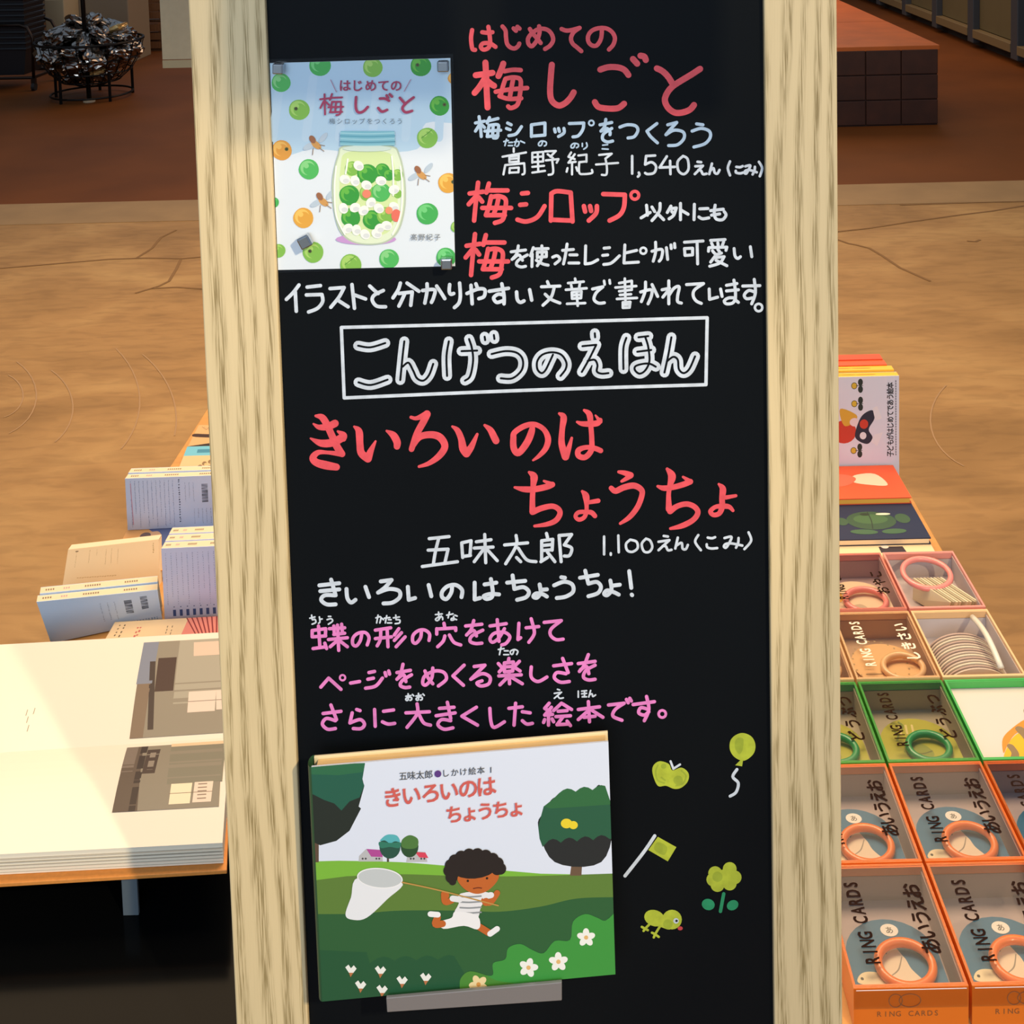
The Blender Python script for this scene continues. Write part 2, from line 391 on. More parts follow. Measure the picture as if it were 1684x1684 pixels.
# ------------------------------------------------------------------ back left: foil bags in a wire basket, crates, counter
iron = mat('dark_iron', '#1c1a19', .4, .8)
bc = atZ(152, 160, 0); bx, by = bc.x, bc.y
t = empty('wire_basket', (bx, by, 0), 'round black wire basket on legs heaped with silver foil packs', 'basket')
BR, BZ = .37, .42
prof = [(.10, .10), (.20, .13), (.28, .20), (.34, .30), (.37, .42)]
mb = MB().use(iron)
for r, z in prof: mb.tube([(bx+r*math.cos(a), by+r*math.sin(a), z) for a in [2*math.pi*k/28 for k in range(28)]], .006 if z < .4 else .010, 5, True)
mb.build('ring_wire', t)
mb = MB().use(iron)
for k in range(22):
    a = 2*math.pi*k/22; mb.tube([(bx+r*math.cos(a), by+r*math.sin(a), z) for r, z in prof], .004, 4)
mb.build('rib_wire', t)
for k in range(5):
    a = 2*math.pi*k/5+.5; MB().use(iron).tube([(bx+.28*math.cos(a), by+.28*math.sin(a), 0), (bx+.28*math.cos(a), by+.28*math.sin(a), .21)], .011, 6).build('leg', t)
MB().use(iron).tube([(bx+.28*math.cos(2*math.pi*k/28), by+.28*math.sin(2*math.pi*k/28), .035) for k in range(28)], .008, 5, True).build('foot_ring', t)
foil = mat('silver_foil', '#98928c', .16, 1.0); gold = mat('gold_foil', '#d9b878', .3, .6)
def crumple(name, mt, sx, sy, sz):
    bm = bmesh.new(); bmesh.ops.create_icosphere(bm, subdivisions=3, radius=1)
    for v in bm.verts:
        c = v.co; k = 1-.35*abs(c.z)**2
        v.co = Vector((math.copysign(abs(c.x)**.6, c.x)*sx, math.copysign(abs(c.y)**.6, c.y)*sy, c.z*sz*k))*(1+random.uniform(-.14, .14))
    me = bpy.data.meshes.new(name); bm.to_mesh(me); bm.free(); me.materials.append(mt); return me
fm = [crumple('foil_pack', foil, .085, .065, .045) for _ in range(4)]+[crumple('foil_pack', gold, .09, .06, .03)]
n = 0; pos = []
for ring, (rr, zz, cnt) in enumerate([(.0, .20, 1), (.10, .17, 5), (.20, .25, 10), (.27, .32, 12), (.12, .22, 5), (.22, .28, 9), (.29, .36, 13), (.24, .44, 11), (.13, .48, 7), (0, .52, 1), (.08, .55, 4), (.20, .50, 8)]):
    for k in range(cnt):
        a = 2*math.pi*k/cnt+ring*.7; pos.append((bx+rr*math.cos(a), by+rr*math.sin(a), zz, a))
for i, (x, y, z, a) in enumerate(pos):
    g = i in (len(pos)-6, len(pos)-2, 30)
    o = bpy.data.objects.new('foil_pack', fm[4 if g else i % 4]); COL.objects.link(o); o.location = (x, y, z)
    o.rotation_euler = (random.uniform(-.7, .7), random.uniform(-.7, .7), a)
    tag(o, {30: 'gold foil pack in the middle of the basket of silver packs', len(pos)-6: 'gold foil pack near the top of the heap, left of the others', len(pos)-2: 'gold foil pack at the top right of the heap in the basket'}[i] if g else 'crinkled silver foil pack heaped in the black wire basket', 'pack', 'gold packs in the wire basket' if g else 'silver foil packs in the wire basket')
pp = atZ(147, 168, 0)
t = empty('display_pole', (pp.x, pp.y, 0), 'thin dark upright pole on a small pale foot in front of the wire basket', 'pole')
MB().use(iron).tube([(pp.x, pp.y, .012), (pp.x-.02, pp.y, 1.6)], .016, 10).build('shaft', t, smooth=True)
MB().use(mat('pale_cap', '#cdb99a', .4)).lathe([(.04, 0), (.042, .012), (.02, .02)], (pp.x, pp.y, 0), 20).build('foot', t)
# trolley with stacked baskets
tc_ = atZ(26, 150, 0)
t = empty('basket_trolley', (tc_.x-.16, tc_.y+.2, 0), 'black steel trolley on casters under the basket stack, far left', 'trolley')
mb = MB().use(mat('steel_tube', '#3a2f28', .3, .9)); X0, X1, Y0, Y1 = tc_.x-.45, tc_.x+.14, tc_.y, tc_.y+.42
mb.tube([(X0, Y0, .10), (X1, Y0, .10), (X1, Y1, .10), (X0, Y1, .10)], .012, 6, True).build('base_frame', t)
for y in (Y0, Y1): MB().use(mat('steel_tube')).tube([(X1, y, .10), (X1+.01, y, .40), (X1-.03, y, .48), (X1-.08, y, .5), (X0, y, .5)], .012, 8).build('hoop', t, smooth=True)
for x in (X0, X1):
    for y in (Y0, Y1):
        c = MB().use(mat('steel_tube')).box((x, y, .075), (.03, .03, .04)).build('caster', t)
        MB().use(mat('rubber_black', '#141313', .6)).tube([(x-.012, y, .032), (x+.012, y, .032)], .032, 14).build('wheel', c)
bk = mat('basket_black', '#15171b', .45)
def one_basket(z, last=False):
    mb = MB().use(bk); a = [(-.24, -.17), (.24, -.17), (.24, .17), (-.24, .17)]
    lo = [Vector((p[0]*.86, p[1]*.86, 0)) for p in a]; hi = [Vector((p[0], p[1], .2)) for p in a]; li = [q*.97+Vector((0, 0, .004)) for q in lo]; hii = [Vector((q.x*.97, q.y*.97, .2)) for q in hi]
    mb.add(lo+hi+li+hii, [(3, 2, 1, 0), (0, 1, 5, 4), (1, 2, 6, 5), (2, 3, 7, 6), (3, 0, 4, 7), (8, 9, 10, 11), (9, 8, 12, 13), (10, 9, 13, 14), (11, 10, 14, 15), (8, 11, 15, 12)])
    mb.tube([Vector((p[0], p[1], .2)) for p in a], .012, 6, True)
    return mb
b0 = one_basket(0).build('shopping_basket')
for i in range(15):
    o = b0 if i == 0 else copy_tree(b0)
    o.location = (tc_.x-.16, tc_.y+.2, .115+.042*i); tag(o, 'black shopping basket nested in the tall stack at the far left', 'basket', 'nested black shopping baskets')
# counter, box, crates
cp = atZ(130, 128, 0)
t = empty('counter', (cp.x, cp.y+.6, 0), 'beige counter block behind the wire basket', 'counter')
MB().use(mat('counter_beige', '#8f7d63', .7)).box((cp.x-.10, cp.y+.9, .34), (.56, .5, .68)).build('body', t, bevel=.01)
MB().use(mat('counter_pale', '#b6a480', .7)).box((cp.x-.32, cp.y+.5, .3), (.16, .3, .6)).build('end_panel', t, bevel=.008)
MB().use(mat('cloth_green', '#1f5a34', .9)).box((cp.x-.2, cp.y+.9, .7105), (.75, .4, .06)).build('green_tray', None, bevel=.01)
tag(bpy.data.objects['green_tray'], 'dark green tray on the beige counter, top left corner', 'tray')
q = atZ(62, 130, 0)
tag(MB().use(mat('box_navy', '#1c2740', .6)).box((cp.x-.31, cp.y+.47, .64), (.1, .12, .08)).build('blue_box', None, bevel=.006), 'small navy blue box on the pale counter end', 'box')
cw = wood('crate_wood', '#8a5c34', '#5d3a1e')
def crate(x, y, z, sx, sy, sz, lab):
    t = empty('wooden_crate', (x, y, z), lab, 'crate', 'brown wooden crates at the back')
    for k in range(3):
        zz = z+.02+(sz-.02)*(k+.5)/3; h = (sz-.02)/3-.018
        for s in (-1, 1):
            MB().use(cw).box((x+s*(sx/2-.008), y, zz), (.016, sy, h)).build('slat', t)
            MB().use(cw).box((x, y+s*(sy/2-.008), zz), (sx-.034, .016, h)).build('slat', t)
    MB().use(cw).box((x, y, z+.01), (sx-.034, sy-.034, .016)).build('bottom', t)
    for s in (-1, 1):
        for u in (-1, 1): MB().use(cw).box((x+s*(sx/2-.03), y+u*(sy/2-.03), z+sz/2+.01), (.026, .026, sz-.022)).build('corner_post', t)
c0 = atZ(236, 84, 0)
crate(c0.x-.05, c0.y+.3, 0, .5, .7, .26, 'brown slatted crate on the floor behind the foil packs, nearest the grey cloth')
crate(c0.x-.05, c0.y+.32, .27, .5, .66, .26, 'upper brown slatted crate stacked beside the grey hanging cloth')
crate(c0.x+.15, c0.y+1.3, 0, .5, .7, .3, 'furthest brown slatted crate, behind the crate stack')
# grey cloth hanging from above
t = empty('hanging_cloth', (-1.27, 4.0, .9), 'pale grey cloth with a stitched hem hanging left of the sign', 'cloth')
cl = mat('cloth_grey', '#8f8f80', .9, noise=.05, scale=40)
a, b = atY(268, 112, 4.0), atY(330, 110, 4.0); hz = atY(268, 98, 4.0).z
def sheet(mb, x0, x1, z0, z1, y):
    n = 14; pts = [(x0+(x1-x0)*k/n, y+.0008*math.sin(k*1.7)) for k in range(n+1)]
    mb.prism([Vector((x, yy, z0)) for x, yy in pts]+[Vector((x, yy+.004, z0)) for x, yy in reversed(pts)], (0, 0, z1-z0))
mb = MB().use(cl); sheet(mb, a.x, a.x+.42, hz, 2.0, 4.0); mb.build('panel', t)
mb = MB().use(mat('cloth_hem', '#83826f', .9)); sheet(mb, a.x, a.x+.42, a.z, hz-.003, 3.998); mb.build('hem', t)

# ================================================================== the sign
BY = 1.0                                     # front face of the panel
PZ = lambda x, y, Y=BY: atY(x, y, Y)
sg = empty('signboard', (0, BY+.02, .3), 'tall black sign board between oak posts with hand lettering in white, red and pink', 'signboard')
def xat(pxs, yb): return [atY(a, b, yb).x for a, b in pxs]
FY = BY-.006                                  # the posts stand a little proud of the panel
xl0 = (atY(313, 0, FY).x+atY(385, 1684, FY).x)/2; xl1 = (atY(437, 0, FY).x+atY(505, 1684, FY).x)/2
xr0 = (atY(1257, 0, FY).x+atY(1273, 1684, FY).x)/2; xr1 = (atY(1378, 0, FY).x+atY(1384, 1684, FY).x)/2
oak = wood('oak', '#dfcb9f', '#978459')
for a, b in ((xl0, xl1), (xr0, xr1)):
    o = MB().use(oak).box((0, 0, 0), (b-a, .032, 1.52)).build('post', sg, world=False, bevel=.0015)
    o.location = Vector(((a+b)/2, FY+.016, .86))-Vector(sg.location)
board = mat('chalkboard', '#090e13', .6, spec=.10, noise=.10, scale=4)
MB().use(board).box(((xl1+xr0)/2, BY+.006, .86), (xr0-xl1, .012, 1.50)).build('panel', sg)
# clipped strip at the very top of the panel
bd = on_plane((0, BY, 0), (0, -1, 0))
def line(name, frame, txt, w, col, label=None):
    a = Art(bd, marker, 1.2e-5, 16); a.frame(*frame); a.k = 0
    fn = a.fn; a.fn = lambda x, y, l: fn(x, y, l+.0003)
    for seg in (txt if isinstance(txt, list) else [(txt, w)]): a.strokes(seg[0], seg[1], col)
    o = a.build(name, sg)
    if label: o['label'] = label
    return o
RED, RED2, WHT, PNK, BLU = '#e2515c', '#e2515c', '#cdd9e8', '#e583cb', '#b6cbe2'
Z1 = (760, 20, .17815); Z2 = (1000, 60, .15439); Z3 = (770, 180, .29691); Z4 = (750, 290, .29691); Z5 = (460, 440, .24347); Z6 = (860, 440, .24347)
Z7 = (550, 510, .19002); Z8 = (860, 510, .19002); Z9 = (500, 660, .15439); Z10 = (740, 660, .15439); Z11 = (840, 760, .11876); Z12 = (1020, 760, .11876)
Z13 = (680, 860, .34442); Z14 = (500, 930, .29691); Z15 = (500, 1060, .36817)
line('lettering', Z1, """92,165 82,240 90,320 100,345 120,348/185,185 230,190 280,185/242,135 252,200 258,260 258,300 235,335 195,345 172,320 190,290 235,285 270,295 308,320
/372,132 400,170 405,230 415,290 445,325 485,335 515,315 528,290/475,150 497,172/510,135 530,152
/625,155 650,195 690,240 725,285/710,130 715,180 700,240 670,290 640,315 612,290 610,240 650,190 710,155 780,160 825,200 840,260 810,310 765,340
/918,155 960,170 1010,165 1085,145/1085,145 1030,185 1005,240 1020,290 1060,325 1100,360
/1290,160 1285,230 1265,280 1235,310 1195,305 1165,270 1165,215 1200,170 1260,148 1330,150 1385,185 1410,240 1395,300 1355,345""", 36, RED, 'red hiragana heading at the top')
line('lettering', Z1, [("""215,465 222,600 228,750 235,880/125,582 200,572 280,560/205,620 160,690 115,745/240,640 270,665 295,680/380,475 365,520 335,590/828,485 818,600 812,740 830,820 890,862 950,840 1000,790 1030,740
/1275,530 1350,508 1440,510 1500,535 1535,580/1225,830 1260,875 1350,890 1440,885 1495,845""", 56), ("""390,545 470,532 540,535/400,615 375,690 355,775/400,615 470,602 535,620 540,700 530,780/470,620 455,700 440,790/310,735 430,715 600,700/345,775 430,800 545,795/530,800 505,860 450,885 425,870""", 42)], 0, RED, 'large red heading')
line('lettering', Z2, '265,240 310,290/345,205 385,215 402,250/520,340 580,370 640,430 690,510/980,345 880,410 780,470 690,530 630,600 605,680 640,760 710,810 790,810 870,780 915,730', 66, RED, 'large red heading')
line('lettering', Z3, """60,40 68,100 72,150/40,75 90,65/65,80 40,120/75,85 90,100/118,45 105,75/105,65 165,50/115,90 105,150/115,88 165,85 165,120 160,155 140,158/92,120 180,115/138,90 135,145/105,150 165,145
/218,75 238,85/212,105 232,112/225,145 265,135 295,95/350,85 350,150/350,85 425,75/425,75 425,140/350,148 425,142/478,108 482,125/500,105 505,122/530,105 530,130 500,150
/560,78 640,75/640,75 635,110 610,145 580,152/o682,75,14,10/730,85 795,72/762,55 755,95 735,120/740,118 768,105 785,125 785,140/795,105 750,135 745,165 770,180 800,175
/840,98 880,85 925,90 940,115 920,150 885,158/1045,78 990,120/990,120 1010,150 1048,185/1105,85 1155,72/1155,72 1120,110 1095,140/1095,140 1140,115 1190,125 1195,160 1160,195 1110,200
/1265,80 1300,85/1240,120 1290,105 1335,120 1340,155 1310,190 1250,208""", 16, '#a9c4e0', 'line of lettering, tinted pale blue for the cool shade')  # ink colour carries the cool shade that lies over this line
line('furigana', Z3, """197,178 222,172/212,165 203,200/225,183 245,182/222,200 245,200/255,180 280,178 278,198 268,205/268,165 258,200/290,175 312,185
/412,178 405,198 392,200 390,188 405,175 430,180 432,195 422,202/592,190 585,210 572,212 570,200 585,188 608,192 610,205 600,212/632,188 632,205/655,185 658,205 640,220/745,198 772,195/742,218 775,220""", 8, '#a9c4e0')
line('lettering', Z3, [("""252,215 252,235/190,262 320,238/228,262 228,292/228,262 280,255/280,255 278,288/228,275 280,270/228,292 280,288/205,308 195,360/205,308 310,298/310,298 312,350 300,360/230,325 228,352/230,325 280,322/280,322 278,348/228,350 278,348
/355,240 355,295/355,240 415,235/415,235 415,285/355,265 415,260/355,292 415,288/385,240 388,345/355,318 420,312/355,350 425,340/425,232 485,230/485,230 455,262/440,248 470,270/430,282 500,275/500,275 490,295/465,280 470,350 445,362
/570,238 555,262/555,262 590,275/590,248 555,295/555,295 595,290/575,295 575,360/550,325 545,345/598,320 605,340/610,255 655,250/655,250 655,290/615,292 655,288/615,292 615,350 640,358 685,352 685,335
/725,252 795,245/795,245 760,272/760,272 768,320 765,360 740,362/708,305 830,296""", 11), ("""908,258 908,355/945,350 948,362 940,372/985,258 980,305/985,258 1035,255/980,305 1015,292 1040,315 1030,350 995,358 980,352/1100,260 1060,322/1060,322 1145,318/1118,285 1120,358
/1190,258 1160,290 1165,340 1195,358 1220,330 1215,275 1190,258/1270,290 1290,292/1258,315 1300,312/1300,312 1255,358/1275,335 1290,340 1300,358 1320,356/1350,300 1335,358/1340,340 1358,325 1365,350 1380,355 1392,335
/1450,288 1438,325 1450,365/1485,318 1505,320 1520,314/1482,340 1484,350 1505,354 1522,350/1535,315 1562,310 1552,335 1540,355 1530,350 1538,338 1560,336 1598,348/1588,318 1585,340 1575,360/1610,290 1628,325 1615,370""", 13)], 0, WHT)
def ume(dx, dy, sy=1):
    base = '122,35 110,140 100,245/75,95 150,85/110,110 70,155/125,115 145,140/182,40 168,90/175,78 285,78/195,110 180,175 165,215/195,115 240,110 275,130 270,190 258,240 215,258/145,175 305,175/235,120 225,165 210,205/165,215 270,215'
    return '/'.join(' '.join('%g,%g' % (float(p.split(',')[0])+dx, (float(p.split(',')[1])-35)*sy+35+dy) for p in s.split()) for s in base.split('/'))
line('lettering', Z4, ume(0, 0)+"""/365,95 398,92/355,158 388,155/340,240 390,250 450,225 490,165/528,95 525,245/528,95 560,82 635,90/635,90 645,250/525,240 640,245
/708,165 715,195/742,165 748,192/780,165 775,205 735,245/815,98 935,102/935,102 930,170 905,215 850,245/o990,105,22,18""", 23, RED, 'red lettering')
line('lettering', Z4, """1055,160 1060,215/1025,230 1075,200/1085,170 1100,195/1130,150 1125,195 1085,245/1115,205 1150,240/1190,165 1170,200/1185,180 1220,175/1220,175 1205,215 1180,235/1195,195 1205,205/1243,150 1243,240/1243,185 1285,210
/1320,155 1318,240/1350,180 1395,178/1345,225 1365,235 1400,230/1435,160 1430,200 1440,235 1475,240 1495,215 1485,195/1410,190 1480,182/1415,215 1460,208""", 15.5, WHT)
line('lettering', Z4, ume(-17, 285, 1.08), 23, RED, 'red lettering')
line('lettering', Z4, """305,418 385,408/345,385 335,430 310,460/318,455 348,435 368,465/395,435 345,465 335,490 360,502 385,498/428,395 412,440/422,430 420,500/440,402 510,400/450,420 450,450/450,420 500,418/500,418 500,445/450,448 500,445/475,385 475,450 450,495/445,465 480,485 510,492
/535,448 560,440 575,460 548,485/590,410 650,405/615,375 605,440 595,485/630,435 670,435/625,480 680,480/718,385 715,485/715,485 750,480 785,462/820,398 850,395/812,438 840,435/818,488 860,480 905,440
/935,380 930,480/930,480 1010,475/935,425 1000,410/o1037,412,17,13/1085,415 1140,405 1138,450 1125,470/1105,365 1105,420 1092,470/1165,395 1172,460/1190,380 1192,400/1210,372 1212,395
/1265,365 1368,358/1265,400 1268,438/1265,400 1310,398/1310,398 1310,432/1268,438 1310,435/1335,362 1338,485
/1410,355 1490,350/1415,370 1422,385/1450,368 1452,385/1482,362 1475,382/1400,395 1398,415/1400,395 1500,392/1500,392 1495,410/1420,412 1440,432 1470,425/1450,405 1460,418/1440,435 1410,475/1435,450 1485,445/1485,445 1460,480 1405,498/1440,465 1500,495
/1540,400 1545,440 1560,455 1575,445/1630,390 1638,445""", 15, WHT)
line('lettering', Z5, """130,118 90,170 45,215/105,165 112,295/185,132 275,122/180,185 285,182/285,182 290,230 255,275 195,300/340,142 435,135/435,135 400,200 345,268/400,225 462,265/488,115 505,275/505,185 580,212
/608,125 640,155 665,175/700,155 640,185 625,220 655,260 715,265/815,105 800,150 765,205/860,105 940,160/805,175 895,165/895,165 885,255/845,175 825,220 805,260
/965,155 1045,150 1040,200 1025,235/995,110 995,160 980,240/1060,125 1090,170 1115,210/1148,115 1145,160 1155,180 1175,175/1215,105 1220,190 1210,240 1180,270
/1265,175 1340,145 1385,150 1380,195 1345,210/1325,110 1335,135/1292,120 1300,245/1415,160 1545,140/1500,110 1515,190 1515,245/1510,185 1475,180 1445,205 1465,235 1505,225
/1600,165 1605,215 1625,235 1650,225/1688,150 1702,220""", 22, WHT)
line('lettering', Z6, [("""165,95 175,120/125,130 250,125/210,140 190,200 135,255/150,180 190,215 250,240
/470,145 540,130/540,130 495,170 480,215 510,240 550,238/795,165 865,150 868,190 845,245/828,98 825,160 800,230/872,115 910,195
/985,90 985,245/940,150 990,140/985,150 945,200/985,190 1020,140 1055,130 1045,190 1045,230 1070,240/1105,115 1220,108/1220,108 1160,150 1150,190 1170,225 1205,242
/1258,145 1260,210/1260,215 1315,200/1335,145 1345,195/1375,120 1445,108/1375,158 1455,150/1425,85 1435,160 1435,220/1435,205 1390,205 1360,225 1375,245 1415,240 1435,215/1430,215 1455,235
/1485,125 1600,122/1562,80 1570,170 1545,245/1565,165 1525,155 1495,185 1510,210 1550,205/o1592,270,25,17""", 19),
 ("""352,75 355,90/305,105 410,95/290,150 430,140/325,118 330,138/385,105 380,135/330,170 332,210/330,168 395,160/395,160 392,205/335,188 392,183/332,210 392,206/298,245 420,240/362,165 370,258/548,90 552,115/585,85 588,108
/688,75 692,220/650,105 735,90/735,90 735,140/625,135 765,125/650,160 735,150/655,185 730,180/635,212 770,205/675,235 675,270/675,235 725,232/725,232 720,270/680,252 720,250/675,272 720,270""", 16)], 0, WHT)
# framed outline title: thick white strokes with a bare board line down the middle
fr = Art(bd, marker, 1.2e-5, 16); g_ = fr.fn; fr.fn = lambda x, y, l: g_(x, y, l+.0003)
for s in ('561.4,538.5 860,531 1163,522.5', '1163,522.5 1161,632.6', '1161,632.6 860,642 566,654.4', '566,654.4 561.4,538.5'): fr.stroke(s, 5.5, WHT)
fr.build('lettering_frame', sg)['label'] = 'thin white marker rectangle'
T1 = '205,308 310,322 440,285/208,625 315,648 460,602/605,270 590,400 570,605/590,490 640,455 680,520 715,590 770,610 820,560 855,465/990,270 970,400 975,570/1100,355 1235,350/1165,250 1190,330 1200,440 1175,570 1130,610/1300,230 1305,260/1380,215 1385,250/1360,380 1480,355 1580,370 1630,430 1620,520 1540,590 1440,590'
T2 = '260,385 235,440 195,520 160,545 125,510 125,440 170,385 250,365 330,385 375,450 370,510 325,570/622,200 625,235/515,312 635,300/635,300 570,430 510,535/560,440 620,430 645,475 640,530 680,550 740,545/895,240 870,330 870,510/1000,235 1085,225/990,360 1110,345/1060,235 1085,320 1095,440 1060,520 1010,550 970,520 975,485 1040,465 1100,465 1150,490/1285,235 1260,380 1225,540/1245,445 1300,405 1340,430 1350,510 1390,545 1440,510 1490,400'
for zf, tx in ((Z7, T1), (Z8, T2)):
    line('lettering', zf, tx, 86, WHT, 'fat white outlined title letters')
    a = Art(bd, lambda h: board, 1.2e-5, 16); a.frame(*zf); f_ = a.fn; a.fn = (lambda f: lambda x, y, l: f(x, y, l+.0006))(f_); a.strokes(tx, 16, 'b'); a.build('letter_core', sg)['label'] = 'dark bare line inside the white title letters'
for zf, tx in ((Z9, """125,155,30 190,170,70 240,240,75 290,350,75 350,480,80 405,560,70/100,240,20 160,275,55 250,270,75 330,235,80/70,395,20 180,445,75 300,440,85 400,390,85/360,320,25 420,360,70 420,400,60/390,560,60 250,545,40 150,545,55 95,600,75 130,650,80 230,680,90 345,700,75
/535,270,25 585,320,75 595,450,75 610,550,80 680,610,85/680,610,85 710,530,65 762,425,22/880,315,25 950,360,75 990,430,80 990,480,70/1140,170,35 1200,180,45 1310,135,75/1310,135,80 1270,220,75 1200,350,70 1145,510,60/1160,470,60 1230,380,70 1350,355,75 1450,385,80 1500,480,75 1440,580,70 1330,660,50 1225,695,30"""),
 (Z10, """25,268,25 80,310,60 120,400,70 140,500,85 175,555,85/175,555,85 230,480,65 290,350,30/370,255,30 430,305,65 470,380,75 490,420,75/880,240,40 870,320,70 820,440,75 730,550,70 680,500,70 675,390,65 690,330,60 790,265,60 900,245,55 1000,300,55 1045,400,65 1020,500,60 950,580,45 885,628,22
/1165,130,30 1210,170,70 1195,300,60 1190,450,70 1230,590,80/1230,590,80 1265,500,55 1297,390,28/1355,220,28 1420,240,55 1560,235,65 1600,200,50/1600,215,50 1550,150,20/1430,95,30 1485,140,65 1500,260,55 1510,400,55 1505,520,60 1440,595,60 1370,580,60 1370,520,60 1450,490,50 1540,500,55 1605,525,55"""),
 (Z11, '255,140,40 320,200,105 310,330,75 300,500,75 300,690,85/55,350,35 180,375,80 330,375,85 500,340,85 575,310,80/575,310,70 460,262,35/310,690,80 420,640,80 570,610,75 660,650,75 680,720,75 620,810,75 500,860,65 330,885,40/990,405,40 1040,470,95 1050,600,60 1045,700,60 1010,770,60 940,795,60 895,750,55 940,695,60 1050,690,60 1120,700,70 1165,745,65/1060,560,55 1210,535,65'),
 (Z12, '-20,135,45 60,150,70 145,180,85/145,185,80 80,230,60 20,265,40/-125,360,70 -65,400,80 50,350,85 190,325,85 290,380,80 300,460,75 240,620,75 130,760,70 0,850,40/650,95,45 715,190,110 690,320,75 670,450,65 675,650,90/520,335,40 600,360,75 720,350,75 870,310,80 970,270,80/970,270,70 870,205,35/690,680,85 790,610,75 920,580,75 1030,620,75 1075,700,75 1010,800,75 860,880,75 695,920,40/1365,305,35 1420,370,90 1410,500,80 1410,620,80 1370,710,70 1290,730,65 1250,680,65 1320,620,60 1430,610,75 1510,620,65 1560,670,45/1460,490,60 1600,465,45')):
    line('lettering', zf, tx, 70, RED, 'large red brush lettering')
line('lettering', Z13, [('75,75 170,65/120,75 105,135 95,195/70,130 165,125/165,125 150,190/42,208 210,185/230,95 235,165/230,95 275,85/275,85 270,150/235,160 272,155/300,90 370,80/290,120 380,115/340,55 345,190/335,125 290,185/350,125 400,180/435,105 545,95/490,60 490,110 440,195/500,120 540,175 585,185/492,165 512,185/635,50 640,70/612,85 612,180/612,85 665,78/665,78 662,130/612,108 662,103/612,132 662,128/608,185 640,165/640,140 675,185/695,60 705,185/695,60 755,55/755,55 720,105/720,105 755,120 745,155 720,158', 14),
 ('910,65 910,150/942,145 942,152/978,60 980,140/1035,80 1015,100 1020,130 1045,138 1070,120 1065,90 1035,80/1110,75 1090,100 1100,135 1125,138 1140,115 1130,85 1110,75/1195,62 1215,65/1170,90 1222,82/1222,82 1170,130/1190,110 1205,112 1215,130 1232,128/1262,70 1250,122/1255,108 1280,95 1285,122 1300,125 1310,105/1360,58 1345,90 1372,130/1405,70 1425,73 1440,68/1400,102 1403,116 1422,122 1450,120/1485,72 1518,66 1508,95 1492,118 1482,112 1492,100 1520,98 1570,108/1552,72 1550,95 1540,118/1600,45 1612,85 1580,125', 11)], 0, WHT)
line('lettering', Z14, '85,110 195,98/90,142 195,132/150,78 165,130 175,165/170,165 115,165 95,190 125,215 175,215/235,130 240,180 260,205 285,190/340,118 360,175/425,88 485,80/485,80 450,120 410,150/410,150 470,130 525,140 530,175 490,205 440,210/575,118 580,190/580,190 615,180/690,108 705,170/820,115 815,150 790,185 765,175 765,145 795,115 840,108 875,135 872,175/945,95 945,185/945,188 975,180/1000,105 1065,95/1035,75 1045,140 1040,175 1010,185 995,170 1030,158 1080,160/1125,95 1225,85/1155,55 1165,130/1165,130 1215,120 1245,145 1230,175 1180,190/1305,105 1310,150 1290,178 1270,172 1285,155 1320,158 1345,172/1310,135 1345,132/1425,65 1445,68/1385,110 1440,90 1485,105 1490,145 1450,172 1400,180', 20, WHT)
line('lettering', Z13, '795,262 880,248/820,228 835,290/835,290 875,282 895,305 880,335 835,350/940,275 945,320 925,345 910,338 925,322 955,330 980,342/945,300 985,295/1030,230 1040,310/1042,342 1044,345', 17, WHT)
line('furigana', Z14, '32,292 60,285/42,275 46,300 60,298 65,315 45,325/85,285 88,312 80,320/90,298 100,296/135,282 148,282/128,300 150,295 158,308 135,325/398,290 425,285 420,318/410,275 402,318/428,290 440,300/445,292 475,288/458,278 450,318/468,300 482,300/462,318 485,318/495,290 528,285/508,275 510,300/510,300 530,302 528,318 505,322/728,272 765,268/745,258 748,300/760,280 740,305 728,298 745,285 765,285 768,300/790,275 825,268/805,258 798,290/835,275 848,280/828,282 830,300 815,302 820,292 845,300', 8, WHT)
line('lettering', Z14, '45,360 45,395/45,360 120,350/120,350 118,390/48,395 120,390/80,335 88,455/50,460 120,450/115,430 125,460/140,350 225,345/165,335 168,380/185,330 188,375/208,325 212,365/165,382 225,375/135,410 240,400/188,385 192,470/185,415 145,450/195,415 240,450/320,375 312,415 290,445 270,435 272,400 300,375 340,372 360,400 350,440/395,358 480,345/395,405 485,395/425,360 422,410 405,445/460,352 465,450/525,350 500,385/540,372 500,415/560,395 510,450/650,360 645,400 620,430 602,420 605,385 635,360 670,358 695,380 692,415/775,320 780,345/735,350 735,380/735,352 840,345/840,345 840,360/780,390 770,420 740,450/805,385 830,425 868,440/895,335 985,325/940,305 925,355 900,385/910,375 940,360 955,390/990,358 930,390 920,420 950,432 985,430/1030,335 1120,322/1070,300 1075,360 1080,420/1110,350 1080,400 1045,425 1030,405 1055,375 1110,370 1140,395 1120,430 1095,440/1190,320 1185,410/1185,410 1200,400/1230,345 1300,338/1258,295 1275,360 1270,390 1245,425/1330,315 1425,305/1425,305 1370,350 1365,385 1395,410 1435,408', 17, PNK, 'pink lettering')
